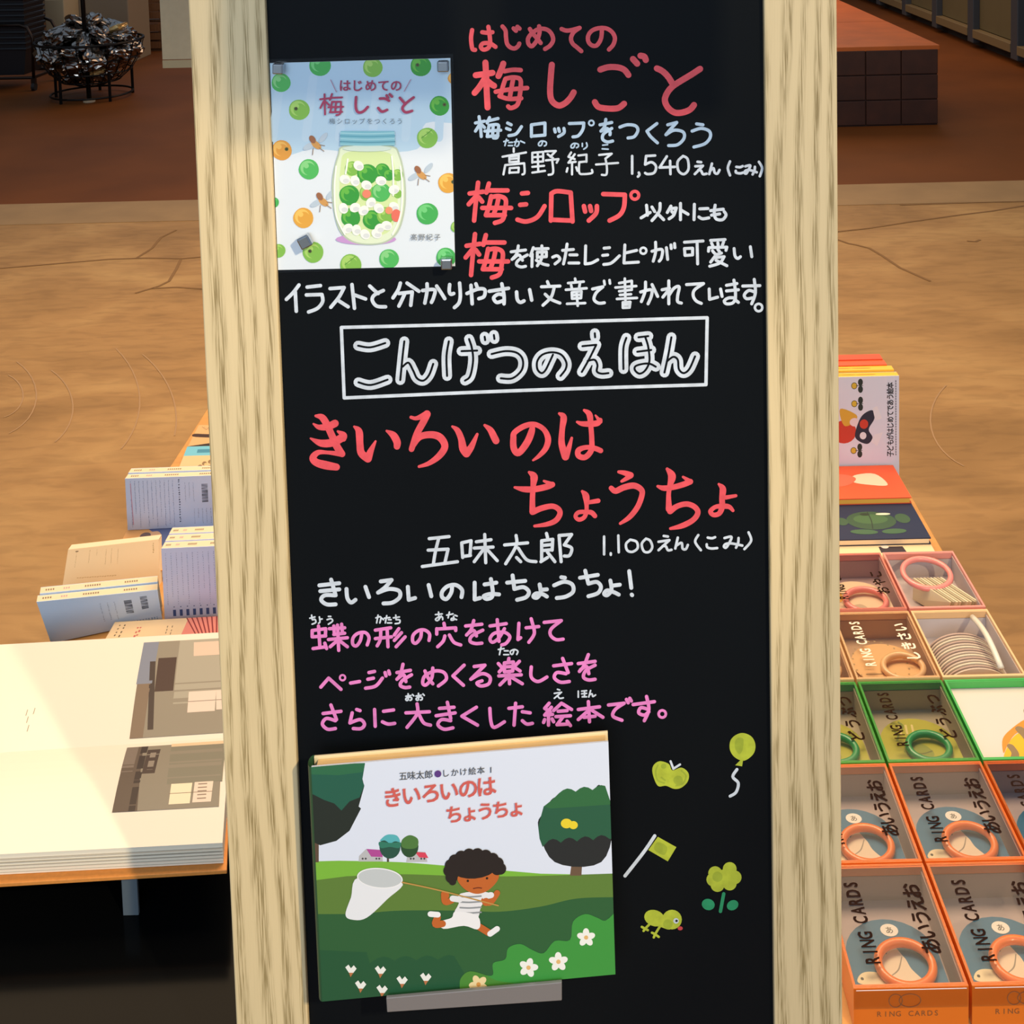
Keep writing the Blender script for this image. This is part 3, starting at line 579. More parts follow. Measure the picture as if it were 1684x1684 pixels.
line('furigana', Z15, '868,22 893,18/880,10 873,45/895,28 912,28/892,45 914,45/938,25 932,42 924,42 922,30 940,22 955,30 950,44/455,231 477,228/465,220 465,246 457,249 455,242 467,235 480,238 480,246 473,249/484,223 490,229/500,230 523,226/511,218 511,246 503,248 501,241 513,234 527,236 527,245 520,248/531,221 537,227/1132,200 1142,203/1118,218 1150,213/1150,213 1118,240/1132,228 1142,240 1158,238/1225,208 1225,235/1240,208 1262,206/1240,220 1262,218/1252,208 1252,230 1240,233 1262,233/1280,205 1272,234/1275,225 1286,220 1290,232 1302,225', 6.5, WHT)
line('lettering', Z15, '75,190 110,150/110,150 165,200/o172,148,12,9/208,172 248,165/290,125 315,120/285,155 310,150/275,195 320,185 350,150/362,125 366,140/378,118 382,132/415,125 475,115/442,88 430,135 415,155/420,150 445,135 455,165/480,135 440,160 430,182 450,192 472,190/540,118 555,150 575,175/575,105 570,150 545,180 530,172 540,140 585,118 625,125 635,155 600,185/715,92 665,140/665,140 712,182/760,98 808,92/808,92 745,155/745,155 795,130 830,145 825,175 790,185 772,172 795,162/915,62 912,80/895,82 895,122/895,82 935,78/935,78 932,118/895,100 932,98/897,122 932,118/868,85 882,100/872,122 885,108/962,75 945,92/945,105 965,118/870,140 970,135/915,122 918,175/910,145 875,180/925,145 975,175/1015,100 1015,145 1045,165 1085,145/1115,95 1195,85/1155,62 1180,125/1170,130 1130,125 1118,148 1145,168 1185,165/1225,85 1300,75/1270,45 1250,95 1230,120/1235,112 1262,98 1272,130/1300,92 1260,115 1248,145 1270,158 1300,155', 14, PNK, 'pink lettering')
line('lettering', Z15, '85,308 165,298/120,270 145,335/140,340 100,330 82,355 105,378 140,375/235,290 250,295/215,305 205,350/205,350 250,335 270,355 255,375 220,375/315,290 318,365/355,298 400,292/350,345 375,355 405,352/455,305 560,300/505,265 505,310 460,370/515,315 535,350 565,360/605,285 670,280/590,318 675,305/640,258 655,330/655,340 615,335 598,358 625,378 665,372/770,280 705,320/705,320 775,360/830,285 835,345 850,370 895,345/915,285 975,278/945,262 938,360/975,300 1010,305/975,340 995,355 1020,352/1095,262 1075,285/1075,285 1100,300/1105,280 1075,315/1075,315 1110,312/1092,315 1092,360/1075,335 1070,348/1108,332 1115,345/1150,262 1115,295/1155,265 1195,290/1135,298 1175,295/1125,322 1190,318/1155,325 1130,358/1130,358 1180,355/1175,342 1190,362/1225,290 1320,278/1270,255 1275,345/1270,295 1225,335/1280,290 1335,325/1250,325 1300,320/1360,270 1430,262/1430,262 1390,290 1380,320 1420,338/1440,245 1448,260/1455,240 1462,252/1470,268 1565,255/1530,232 1540,290 1520,340/1538,290 1505,282 1495,305 1520,315 1540,300/o1600,310,16,12', 14, PNK, 'pink lettering')
# marker drawings, bottom right
LIM, LIM2, GRN = '#b0bf3a', '#9aac35', '#1f8f62'
def drawing(label, fn):
    a = Art(bd, marker, 2e-5); a.frame(980, 1180, .29936); f_ = a.fn; a.fn = lambda x, y, l: f_(x, y, l+.0003)
    fn(a); a.build('drawing', sg)['label'] = label
def d1(a):
    a.blob([(312, 310), (315, 265), (350, 240), (400, 255), (420, 290), (470, 275), (508, 305), (505, 350), (470, 385), (430, 392), (385, 375), (340, 375)], LIM)
    for s in ('340,262 328,300 340,345 375,360', '470,292 495,320 480,360 440,375', '360,330 380,345'): a.stroke(s, 9, LIM2)
    a.disc(452, 345, 26, LIM2); a.disc(372, 268, 14, LIM2)
    a.strokes('410,240 425,280/462,258 425,282', 11, WHT)
def d2(a):
    a.blob([(808, 85), (855, 105), (876, 150), (865, 200), (815, 237), (765, 220), (737, 180), (738, 130), (765, 98)], LIM)
    a.blob([(785, 110), (810, 120), (805, 180), (785, 200), (765, 170), (765, 130)], LIM2)
    a.poly([(793, 235), (808, 235), (803, 268), (765, 262)], LIM); a.strokes('775,285 752,325 782,360 770,410 737,432', 15, WHT)
def d3(a):
    a.poly([(340, 655), (442, 712), (395, 790), (288, 728)], LIM); a.blob([(340, 685), (390, 710), (375, 755), (320, 725)], LIM2); a.strokes('323,650 262,740 160,870', 17, WHT)
def d4(a):
    for x, y in ((655, 855), (735, 832), (762, 878), (735, 912), (668, 920), (645, 890)): a.disc(x, y, 38, LIM)
    a.disc(702, 880, 45, LIM); a.disc(668, 875, 28, LIM2); a.strokes('702,968 684,1065', 17, GRN)
    a.disc(617, 1027, 36, GRN, 31, rot=.3); a.disc(751, 1031, 33, GRN, 27, rot=-.5)
def d5(a):
    a.disc(322, 1102, 58, LIM, 44, rot=.35); a.disc(418, 1110, 54, LIM, 54); a.stroke('345,1120 400,1140', 50, LIM); a.disc(395, 1135, 26, LIM2)
    a.strokes('300,1130 270,1160/270,1160 252,1150/270,1160 262,1172/270,1160 285,1168/350,1150 325,1190/325,1190 308,1182/325,1190 318,1208/325,1190 345,1205', 12, LIM)
    a.disc(440, 1117, 15, WHT); a.disc(443, 1117, 7, '#16181a'); a.disc(463, 1158, 14, '#c5424a', 11)
for l, f in (('lime green apple-like butterfly drawing with white feelers', d1), ('lime green balloon drawing with a white string', d2), ('lime green flag drawing on a white stick', d3), ('lime green flower drawing with dark green leaves', d4), ('small lime green frog drawing', d5)): drawing(l, f)

# ------------------------------------------------------------------ first cover, in a clear sleeve under four magnets
zs = (420, 60, .23747)
PS = empty('cover_sheet', tuple(atY(600, 270, BY-.001)), 'printed cover of green plums around a jar, held on the black panel by magnets', 'poster')
F_ = [(100, 185), (1350, 150), (1383, 1590), (157, 1617)]
def zw(p, Y, z=zs): return atY(z[0]+p[0]*z[2], z[1]+p[1]*z[2], Y)
MB().use(mat('sheet_white', '#e9edf2', .5)).prism([zw(p, BY-.0015) for p in F_], (0, .001, 0)).build('sheet', PS)
a = Art(on_plane((0, BY-.0017, 0), (0, -1, 0))); a.frame(*zs); a.quad = F_
a.poly(F_, '#dfeaf5')
a.blob([(0, 120), (1500, 80), (1480, 560), (1180, 600), (1120, 780), (700, 800), (400, 780), (60, 800)], '#b7d6ee')  # cool shade across the upper cover, painted into the print
for s in range(6): a.stroke([(180+s*220, 250+40*s), (120+s*230, 700)], 60, '#bfdaf0')
G = [('#3fae52', '#6fcf7c'), ('#7fbb4a', '#a6d36a'), ('#2f9a33', '#63b840'), ('#4bb85a', '#86d286'), ('#d99a3c', '#e9b85c'), ('#e0a53a', '#efc45e')]
PL = [(447, 200, 75, 0), (812, 215, 68, 1), (1145, 205, 72, 2), (177, 320, 66, 3), (303, 508, 72, 1), (1275, 480, 68, 2), (1190, 703, 72, 1), (182, 788, 70, 4), (370, 920, 70, 3), (1335, 1015, 70, 5),
      (130, 1150, 34, 0), (332, 1257, 70, 5), (1190, 1228, 75, 0), (160, 1485, 48, 1), (400, 1495, 72, 1), (660, 1580, 74, 1), (925, 1540, 68, 3), (1320, 1530, 68, 0), (1375, 290, 42, 4), (1395, 1320, 42, 1)]
def plum(x, y, r, g):
    n = 22; ph = x; a.poly([(x+(r+1.5*math.sin(3*t+ph))*math.cos(t), y+(r+1.5*math.sin(2*t+ph))*math.sin(t)) for t in [2*math.pi*k/n for k in range(n)]], G[g][0])
    c1, c2 = G[g]; a.disc(x-r*.12, y-r*.15, r*.72, c2); a.disc(x+r*.05, y-r*.02, r*.6, c1); a.disc(x-r*.25, y-r*.35, r*.25, c2)
for i, q in enumerate(PL):
    plum(*q)
    if i in (2, 4, 5, 7, 14, 9): a.disc(q[0]+(-22 if i in (4, 14, 2) else 34), q[1]-8, 13, '#4a5a26'); a.disc(q[0]+(-22 if i in (4, 14, 2) else 34), q[1]-8, 6, '#2e2a18')
    if i in (6, 15): a.stroke([(q[0]-40, q[1]), (q[0], q[1]-30), (q[0]+30, q[1]-55)], 5, '#4e8f30')
for bx_, by_, fl_ in ((420, 745, 1), (1150, 955, 1), (470, 1140, 1)):
    a.disc(bx_-50, by_+15, 45, '#b9cbdc', 20, rot=-.5); a.disc(bx_+50, by_-45, 42, '#b9cbdc', 18, rot=-.9)
    a.disc(bx_, by_+5, 42, '#cf9a54', 22, rot=.7); a.disc(bx_-25, by_-32, 30, '#9a6440', 20, rot=1.0)
    a.strokes('%d,%d %d,%d/%d,%d %d,%d/%d,%d %d,%d' % (bx_-20, by_+30, bx_-25, by_+75, bx_+20, by_+25, bx_+55, by_+50, bx_+25, by_+5, bx_+60, by_+12), 4, '#8a6a4a')
a.disc(765, 1405, 210, '#c79ad6', 38)
a.blob([(620, 755), (930, 755), (1000, 820), (1038, 1000), (1035, 1200), (985, 1360), (880, 1435), (700, 1435), (590, 1360), (540, 1200), (530, 1000), (570, 820)], '#b8c9b2')
a.blob([(625, 765), (925, 765), (990, 825), (1026, 1000), (1023, 1200), (975, 1352), (875, 1425), (705, 1425), (600, 1352), (552, 1200), (542, 1000), (580, 825)], '#dfeed2')
a.blob([(640, 800), (900, 800), (960, 880), (985, 1150), (940, 1330), (850, 1380), (720, 1380), (620, 1320), (585, 1150), (590, 900)], '#d3e8a9')
random.seed(4)
for x, y, r, g in ((670, 915, 50, 1), (880, 930, 52, 2), (775, 955, 72, 2), (985, 960, 40, 1), (650, 1100, 70, 2), (775, 1085, 55, 1), (870, 1080, 66, 3), (985, 1090, 30, 1), (660, 1255, 66, 2), (810, 1270, 66, 2), (900, 1240, 60, 1), (925, 960, 40, 2)): plum(x, y, r, g)
for x, y in ((715, 895), (620, 990), (690, 1000), (770, 1030), (870, 1000), (610, 1190), (690, 1185), (750, 1205), (800, 1150), (855, 1190), (700, 1340), (760, 1370), (840, 1365), (910, 1310), (960, 1180), (960, 1060), (640, 1330), (860, 1330)):
    a.disc(x, y, 38, '#f1f5f2', 32, rot=random.uniform(0, 3)); a.disc(x+8, y+10, 22, '#d9dfe2', 16)
a.disc(770, 1090, 30, '#e8866a'); a.disc(975, 1240, 34, '#e5705e', 44); a.disc(925, 1205, 26, '#e8956c')
for s in ('560,900 548,1050 560,1240 620,1370', '1005,900 1018,1050 1005,1240 950,1370', '640,850 625,950', '945,830 955,950 955,1100'): a.stroke(s, 12, '#f6fbf4')
a.poly([(590, 655), (962, 655), (966, 755), (586, 755)], '#7fbfd2')
for k, c in enumerate(('#a4d8e4', '#5ea6bd', '#a0d2e0', '#5b9db4', '#93cbd8')): a.stroke([(588, 668+k*20), (775, 674+k*20), (964, 668+k*20)], 9, c)
a.disc(775, 775, 170, '#cfe3dc', 22)
PR = '#a3325c'
a.text('はじめての', (578, 372), (88, 0), (0, -86), PR, .012, bold=.008)
a.strokes('478,400 482,540/448,435 510,428/472,450 450,495/490,455 510,475/530,398 515,440/525,425 600,422/530,455 520,520/530,452 592,452/592,452 588,530 560,545/505,490 607,487/558,455 552,520/515,525 600,522', 12, PR)
a.strokes('697,420 695,490 712,525 748,518 778,488/862,430 895,430 925,445/850,495 875,520 912,508/908,408 918,424/930,400 945,416/1000,425 1035,465/1095,422 1040,465 1018,498 1040,525 1085,515', 17, PR)
a.text('梅シロップをつくろう', (505, 603), (52, 0), (0, -44), '#66788a', 0)
a.text('髙野紀子', (1070, 1408), (54, 0), (0, -48), '#5a6470', .0)
a.strokes('520,300 560,385/1075,298 1030,380', 4, '#b76a8c')
a.build('print', PS)
fc_ = [(85, 160), (1370, 120), (1390, 1600), (150, 1635)]
film_quad([zw(p, BY-.0042) for p in reversed(fc_)][::-1]).build('clear_sleeve', PS)
chrome = mat('chrome', '#b9bec4', .15, 1)
for i, (x, y, s, rot, wh) in enumerate([(160, 222, 74, .05, 'upper left corner'), (1300, 205, 78, 0, 'upper right corner'), (1325, 1570, 78, 0, 'lower right corner'), (345, 1418, 86, -.45, 'lower left part, tilted')]):
    c = zw((x, y), BY-.0085); e = s*zs[2]/F
    M_ = Matrix.Rotation(rot, 3, 'Y')
    t = empty('magnet', tuple(c), 'square silver magnet on the %s of the plum cover' % wh, 'magnet')
    MB().use(chrome).box(c, (e, .008, e), M_).build('body', t, bevel=.0012)
    MB().use(mat('magnet_face', '#7f878d', .35, .7)).box(c+Vector((0, -.0042, 0)), (e*.72, .0006, e*.72), M_).build('face', t)

# ------------------------------------------------------------------ picture book on its ledge
zb = (490, 1180, .33254)
CY = BY-.034
lg = empty('book_ledge', tuple(atY(780, 1655, BY)), 'narrow grey metal ledge under the picture book on the sign', 'ledge')
c4 = [atY(635, 1641.6, CY-.006), atY(924, 1615.6, CY-.006), atY(924, 1645.6, CY-.006), atY(636.5, 1665, CY-.006)]
MB().use(mat('ledge_grey', '#8a8789', .45, .3)).prism(c4, (0, .003, 0)).build('front_lip', lg, bevel=.0006)
bt = [c4[3]+Vector((0, .003, 0)), c4[2]+Vector((0, .003, 0))]
MB().use(mat('ledge_grey')).prism([bt[0], bt[1], bt[1]+Vector((0, 0, .002)), bt[0]+Vector((0, 0, .002))], (0, CY*0+BY-(CY-.003)-.0002, 0)).build('shelf', lg)
bk_ = empty('picture_book', tuple(atY(760, 1440, CY)), 'hardcover picture book with green hills and a running child standing on the sign ledge', 'book')
C = [(65, 245), (1535, 120), (1570, 1270), (120, 1405)]
CP = [zw(p, CY, zb) for p in C]
# a gently bowed cover: front board follows the plane, the back board hugs it
jk = mat('jacket_white', '#e4e8ef', .25, coat=.3)
MB().use(jk).prism(CP, (0, .002, 0)).build('front_cover', bk_, bevel=.0004)
back = [p+Vector((0, .012, 0)) for p in CP]
MB().use(mat('jacket_cream', '#efdcae', .4)).prism(back, (0, .002, 0)).build('back_cover', bk_, bevel=.0004)
ins = [CP[0]*.985+CP[1]*.015, CP[1]*.99+CP[0]*.01, CP[2]*.99+CP[3]*.01, CP[3]*.985+CP[2]*.015]
up = (CP[3]-CP[0])
ins = [ins[0]+up*.012, ins[1]+up*.012, ins[2]-up*.012, ins[3]-up*.012]
pgm = mat('page_edges', '#efc98a', .7, noise=.12, scale=400, stretch=(.05, 1, .05))
MB().use(pgm).prism([p+Vector((0, .0025, 0)) for p in ins], (0, .009, 0)).build('pages', bk_)
sp = MB().use(mat('spine_green', '#31573a', .35)); n = 8; rows = []
for k in range(n+1):
    an = math.pi*k/n; off = Vector((-.004*math.sin(an), .007-.007*math.cos(an), 0)); rows.append((CP[0]+off, CP[3]+off))
for k in range(n): sp.add([rows[k][0], rows[k+1][0], rows[k+1][1], rows[k][1]], [(0, 1, 2, 3)])
sp.build('spine', bk_, smooth=True)
a = Art(on_plane((0, CY-.0002, 0), (0, -1, 0))); a.frame(*zb); a.quad = C
a.poly(C, '#dbe5f8')
def scal(x0, y0, x1, y1, n, amp):  # scalloped edge
    out = []
    for k in range(n):
        for t in (0, .25, .5, .75): u = (k+t)/n; out.append((x0+(x1-x0)*u, y0+(y1-y0)*u-amp*math.sin(math.pi*t)))
    return out
a.poly([(60, 712)]+spline([(200, 708), (500, 715), (760, 735), (1000, 755), (1200, 772)])+[(1580, 780), (1580, 900), (60, 900)], '#7ab83e')
a.poly([(60, 808)]+spline([(240, 785), (500, 775), (760, 782), (1100, 785), (1600, 770)])+[(1600, 1000), (60, 1000)], '#5c7f38')
a.poly([(60, 972)]+spline([(300, 972), (500, 955), (800, 955), (1000, 960), (1200, 935), (1380, 895), (1600, 888)])+[(1600, 1500), (60, 1500)], '#2a5e36')
a.poly([(100, 1150), (340, 1160), (355, 1215)]+scal(370, 1205, 800, 1195, 4, 22)+[(820, 1260), (850, 1420), (100, 1420)], '#1f5636')
# left tree
a.poly([(60, 620), (103, 615), (103, 716), (60, 716)], '#5d4a3c')
a.poly([(40, 235), (332, 225), (318, 300), (328, 340), (300, 440), (312, 450), (255, 560), (190, 610), (110, 632), (40, 600)], '#1f2a26')
a.poly([(40, 235), (332, 225), (318, 310), (328, 335), (305, 395), (255, 415), (215, 460), (180, 425), (130, 408), (75, 380), (40, 390)], '#1f5d4c')
a.poly([(40, 235), (332, 225), (320, 270), (200, 285), (40, 280)], '#2a6b4a')
# right tree
a.poly([(1352, 730), (1405, 730), (1402, 782), (1345, 782)], '#6b5543')
RT = scal(1215, 470, 1290, 385, 1, 20)+scal(1290, 385, 1540, 355, 3, 22)+[(1560, 500), (1555, 650), (1500, 715), (1380, 740), (1270, 715), (1200, 630), (1188, 540)]
a.blob(RT[::2], '#22272a'); a.poly([(1195, 600), (1188, 540), (1215, 440), (1260, 405)]+scal(1290, 375, 1540, 350, 3, 20)+[(1560, 500), (1560, 600)]+scal(1540, 600, 1220, 625, 4, 22)+[(1210, 640)], '#255c43')
a.poly([(1215, 440), (1260, 405)]+scal(1290, 375, 1540, 350, 3, 20)+[(1550, 430), (1400, 440), (1250, 450)], '#2e6a40')
a.disc(1328, 524, 28, '#e8d233', 24); a.disc(1362, 532, 22, '#e8d233', 20)
# distant houses and trees
a.poly([(300, 712), (302, 685), (335, 652), (415, 655), (420, 712)], '#b9bcc2'); a.poly([(338, 650), (412, 655), (420, 690), (362, 688)], '#b04a9a')
a.poly([(535, 715), (540, 690), (570, 662), (630, 665), (640, 714)], '#b9bcc2'); a.poly([(578, 664), (630, 668), (645, 695), (600, 692)], '#d8455f')
for x in (320, 335, 388, 402, 558, 572, 610, 625): a.disc(x, 698, 5, '#4a4a50')
a.poly([(440, 690), (450, 690), (450, 714), (440, 714)], '#4a4038')
a.disc(455, 640, 52, '#235246', 58); a.blob([(405, 610), (430, 585), (455, 578), (490, 585), (505, 615), (480, 612), (455, 622), (430, 608)], '#56b3bd'); a.blob([(402, 615), (455, 620), (508, 618), (500, 645), (455, 640), (410, 645)], '#2e7a66')
a.disc(552, 638, 44, '#274d30', 54); a.blob([(515, 605), (552, 582), (592, 600), (590, 640), (552, 650), (515, 640)], '#4c7a3e')
# bush and flowers
a.blob([(800, 1345), (805, 1290), (850, 1255), (930, 1275), (965, 1270), (965, 1215), (1025, 1195), (1040, 1140), (1100, 1120), (1160, 1150), (1215, 1165), (1270, 1105), (1345, 1100), (1360, 1010), (1420, 972), (1480, 990), (1520, 1005), (1600, 985), (1620, 1400), (800, 1420)], '#3c9640', 4)
a.blob([(800, 1345), (805, 1290), (850, 1255), (930, 1275), (980, 1300), (1100, 1330), (1000, 1420), (790, 1420)], '#4b8a35', 4)
def flower(x, y, r, c1='#f1f3f0', c2='#e2b878'):
    for k in range(5): t = 2*math.pi*k/5-.3+x; a.disc(x+r*.55*math.cos(t), y+r*.55*math.sin(t), r*.5, c1, r*.36, rot=t)
    a.disc(x, y, r*.5, c1); a.disc(x, y, r*.24, c2)
for q in ((1425, 1088, 44), (1288, 1208, 46), (1140, 1237, 46)): flower(*q)
flower(893, 1320, 46, '#efd9a4', '#d99a4e')
for x, y in ((262, 1250), (408, 1255), (515, 1305), (632, 1290), (310, 1328), (416, 1350)):
    a.poly([(x-28, y-15), (x-12, y-28), (x, y-10), (x+14, y-25), (x+28, y-8), (x, y+28)], '#ecf0ec'); a.poly([(x-10, y+12), (x+12, y+12), (x-2, y+34)], '#b9764a')
# a plain running child with a net
a.blob([(300, 790), (515, 815), (440, 900), (340, 990), (270, 1000), (235, 975), (262, 890)], '#e6ebf3', 5)
a.disc(405, 795, 110, '#c3cbd0', 48, rot=.08); a.stroke([(405+110*math.cos(t), 795+48*math.sin(t)+8*math.cos(t)) for t in [2*math.pi*k/14 for k in range(14)]], 6, '#eef1f6', True)
a.stroke('515,815 700,855 990,930', 7, '#bf9550')
SK = '#c0652c'
a.strokes('760,905 728,912 722,872/985,868 950,915 920,905', 30, SK)
a.blob([(805, 870), (940, 865), (905, 935), (880, 1000), (775, 980), (795, 920)], '#e6e8ee', 4)
for y in (885, 912, 940, 965): a.stroke([(802, y), (850, y+2), (905, y-2)], 8, '#8f959c')
a.strokes('765,895 800,900/925,885 955,878', 30, '#e6e8ee')
a.strokes('690,990 680,1022 715,1020/880,1025 945,1065', 34, SK)
a.blob([(780, 960), (880, 975), (902, 1020), (885, 1048), (820, 1030), (720, 1045), (706, 1010), (760, 990)], '#eef0f5', 4)
a.strokes('655,972 692,975/950,1070 985,1045', 28, '#eef0f5')
a.stroke('515,815 700,855 990,930', 6, '#bf9550'); a.disc(728, 880, 20, SK); a.disc(930, 912, 20, SK)
a.blob([(790, 790), (870, 740), (980, 755), (990, 800), (940, 855), (880, 872), (820, 845)], SK)
for k in range(10):
    t = math.pi*(1.0+.96*k/9); a.disc(875+126*math.cos(t), 758+82*math.sin(t), 30, '#221c1c')
a.disc(870, 735, 118, '#221c1c', 62, rot=-.08); a.disc(760, 790, 30, '#221c1c'); a.disc(765, 812, 18, '#221c1c'); a.disc(985, 750, 30, '#221c1c')
a.disc(840, 808, 6, '#2a1a14'); a.disc(935, 795, 6, '#2a1a14'); a.stroke('868,846 890,842 908,844', 5, '#6a2c18')
# title
a.text('五味太郎', (500, 308), (42, -2.8), (-2, -44), '#4a4f56', .004); a.disc(692, 279, 17, '#5b3a86')
a.text('しかけ絵本', (712, 292), (43, -3.4), (-2, -40), '#4a4f56', .004); a.text('1', (940, 274), (28, -2), (0, -40), '#4a4f56', .01)
TR = '#d0605a'
a.text('きいろいのは', (425, 440), (93, -11), (-6, -104), TR, .012, bold=.010); a.text('ちょうちょ', (735, 518), (77, -8), (-6, -92), TR, .012, bold=.010)
a.build('cover_print', bk_)

# unseen panels, added to keep the spotlight off the top of the sign
S_ = Vector((1.55, -1.2, 3.0)); YC = .45
def shade(x, y):
    p = atY(x, y, 1.0); return p+(S_-p)*((p.y-YC)/(p.y-S_.y))
hs = empty('light_blocker', (0, YC, 1.7), 'pair of grey panels added out of view to shade the board top', 'blocker')
pm = mat('blocker_grey', '#9a9a98', .8)
for x0, x1, yb in ((352, 742, 246), (822, 1186, 188)):
    q = [shade(x0, -330), shade(x1, -330), shade(x1, yb), shade(x0, yb)]
    MB().use(pm).prism(q, (0, .001, 0)).build('blocker_panel', hs)
    for p in q[:2]: MB().use(iron).tube([p, Vector((p.x, p.y, 2.5))], .001, 5).build('cord', hs)
MB().use(iron).tube([(-.6, YC, 2.5), (1.0, YC, 2.5)], .01, 8).build('rail', hs)

# ================================================================== wooden display tables
TT = .413
gold = mat('table_wood', '#d49a52', .45, noise=.12, scale=6, stretch=(1, 8, 1)); edge = mat('table_edge', '#b97c38', .5)
t = empty('display_table', (-.08, 2.1, 0), 'low wooden table behind the sign carrying upright and flat paperbacks and picture books', 'table')
MB().use(gold).box((-.077, 2.13, TT-.014), (1.395, 1.0, .026)).build('tabletop', t, bevel=.002)
MB().use(edge).box((-.077, 2.13, TT-.06), (1.34, .94, .06)).build('apron', t, bevel=.002)
for x in (-.72, .56):
    for y in (1.68, 2.57): MB().use(edge).box((x, y, (TT-.092)/2), (.05, .05, TT-.092)).build('leg', t, bevel=.003)
t = empty('display_stand', (.37, 1.33, 0), 'low wooden stand holding the boxed cards, beside the right oak post', 'stand')
MB().use(gold).box((.372, 1.336, TT-.014), (.50, .574, .026)).build('tabletop', t, bevel=.002)
for x in (.15, .59):
    for y in (1.08, 1.59): MB().use(edge).box((x, y, (TT-.03)/2), (.04, .04, TT-.03)).build('leg', t, bevel=.003)
blk = mat('black_gloss', '#060708', .14, spec=.06); satin = mat('black_satin', '#1a1c20', .35)
t = empty('black_stand', (-.68, 1.32, 0), 'glossy black low stand with two rounded rails under the open photo book', 'stand')
MB().use(blk).box((-.685, 1.11, .385), (.79, .53, .03)).build('glossy_shelf', t, bevel=.003)
MB().use(satin).box((-.68, 1.49, .2), (.80, .20, .36)).build('body', t, bevel=.01)
for z in (.412, .438): MB().use(satin).tube([(-1.08, 1.385, z), (-.28, 1.385, z)], .0125, 12).build('rail', t, smooth=True)
MB().use(satin).box((-.68, 1.49, .415), (.80, .18, .07)).build('upper_block', t, bevel=.008)
MB().use(satin).box((-.685, 1.2, .18), (.74, .66, .36)).build('base', t, bevel=.01)

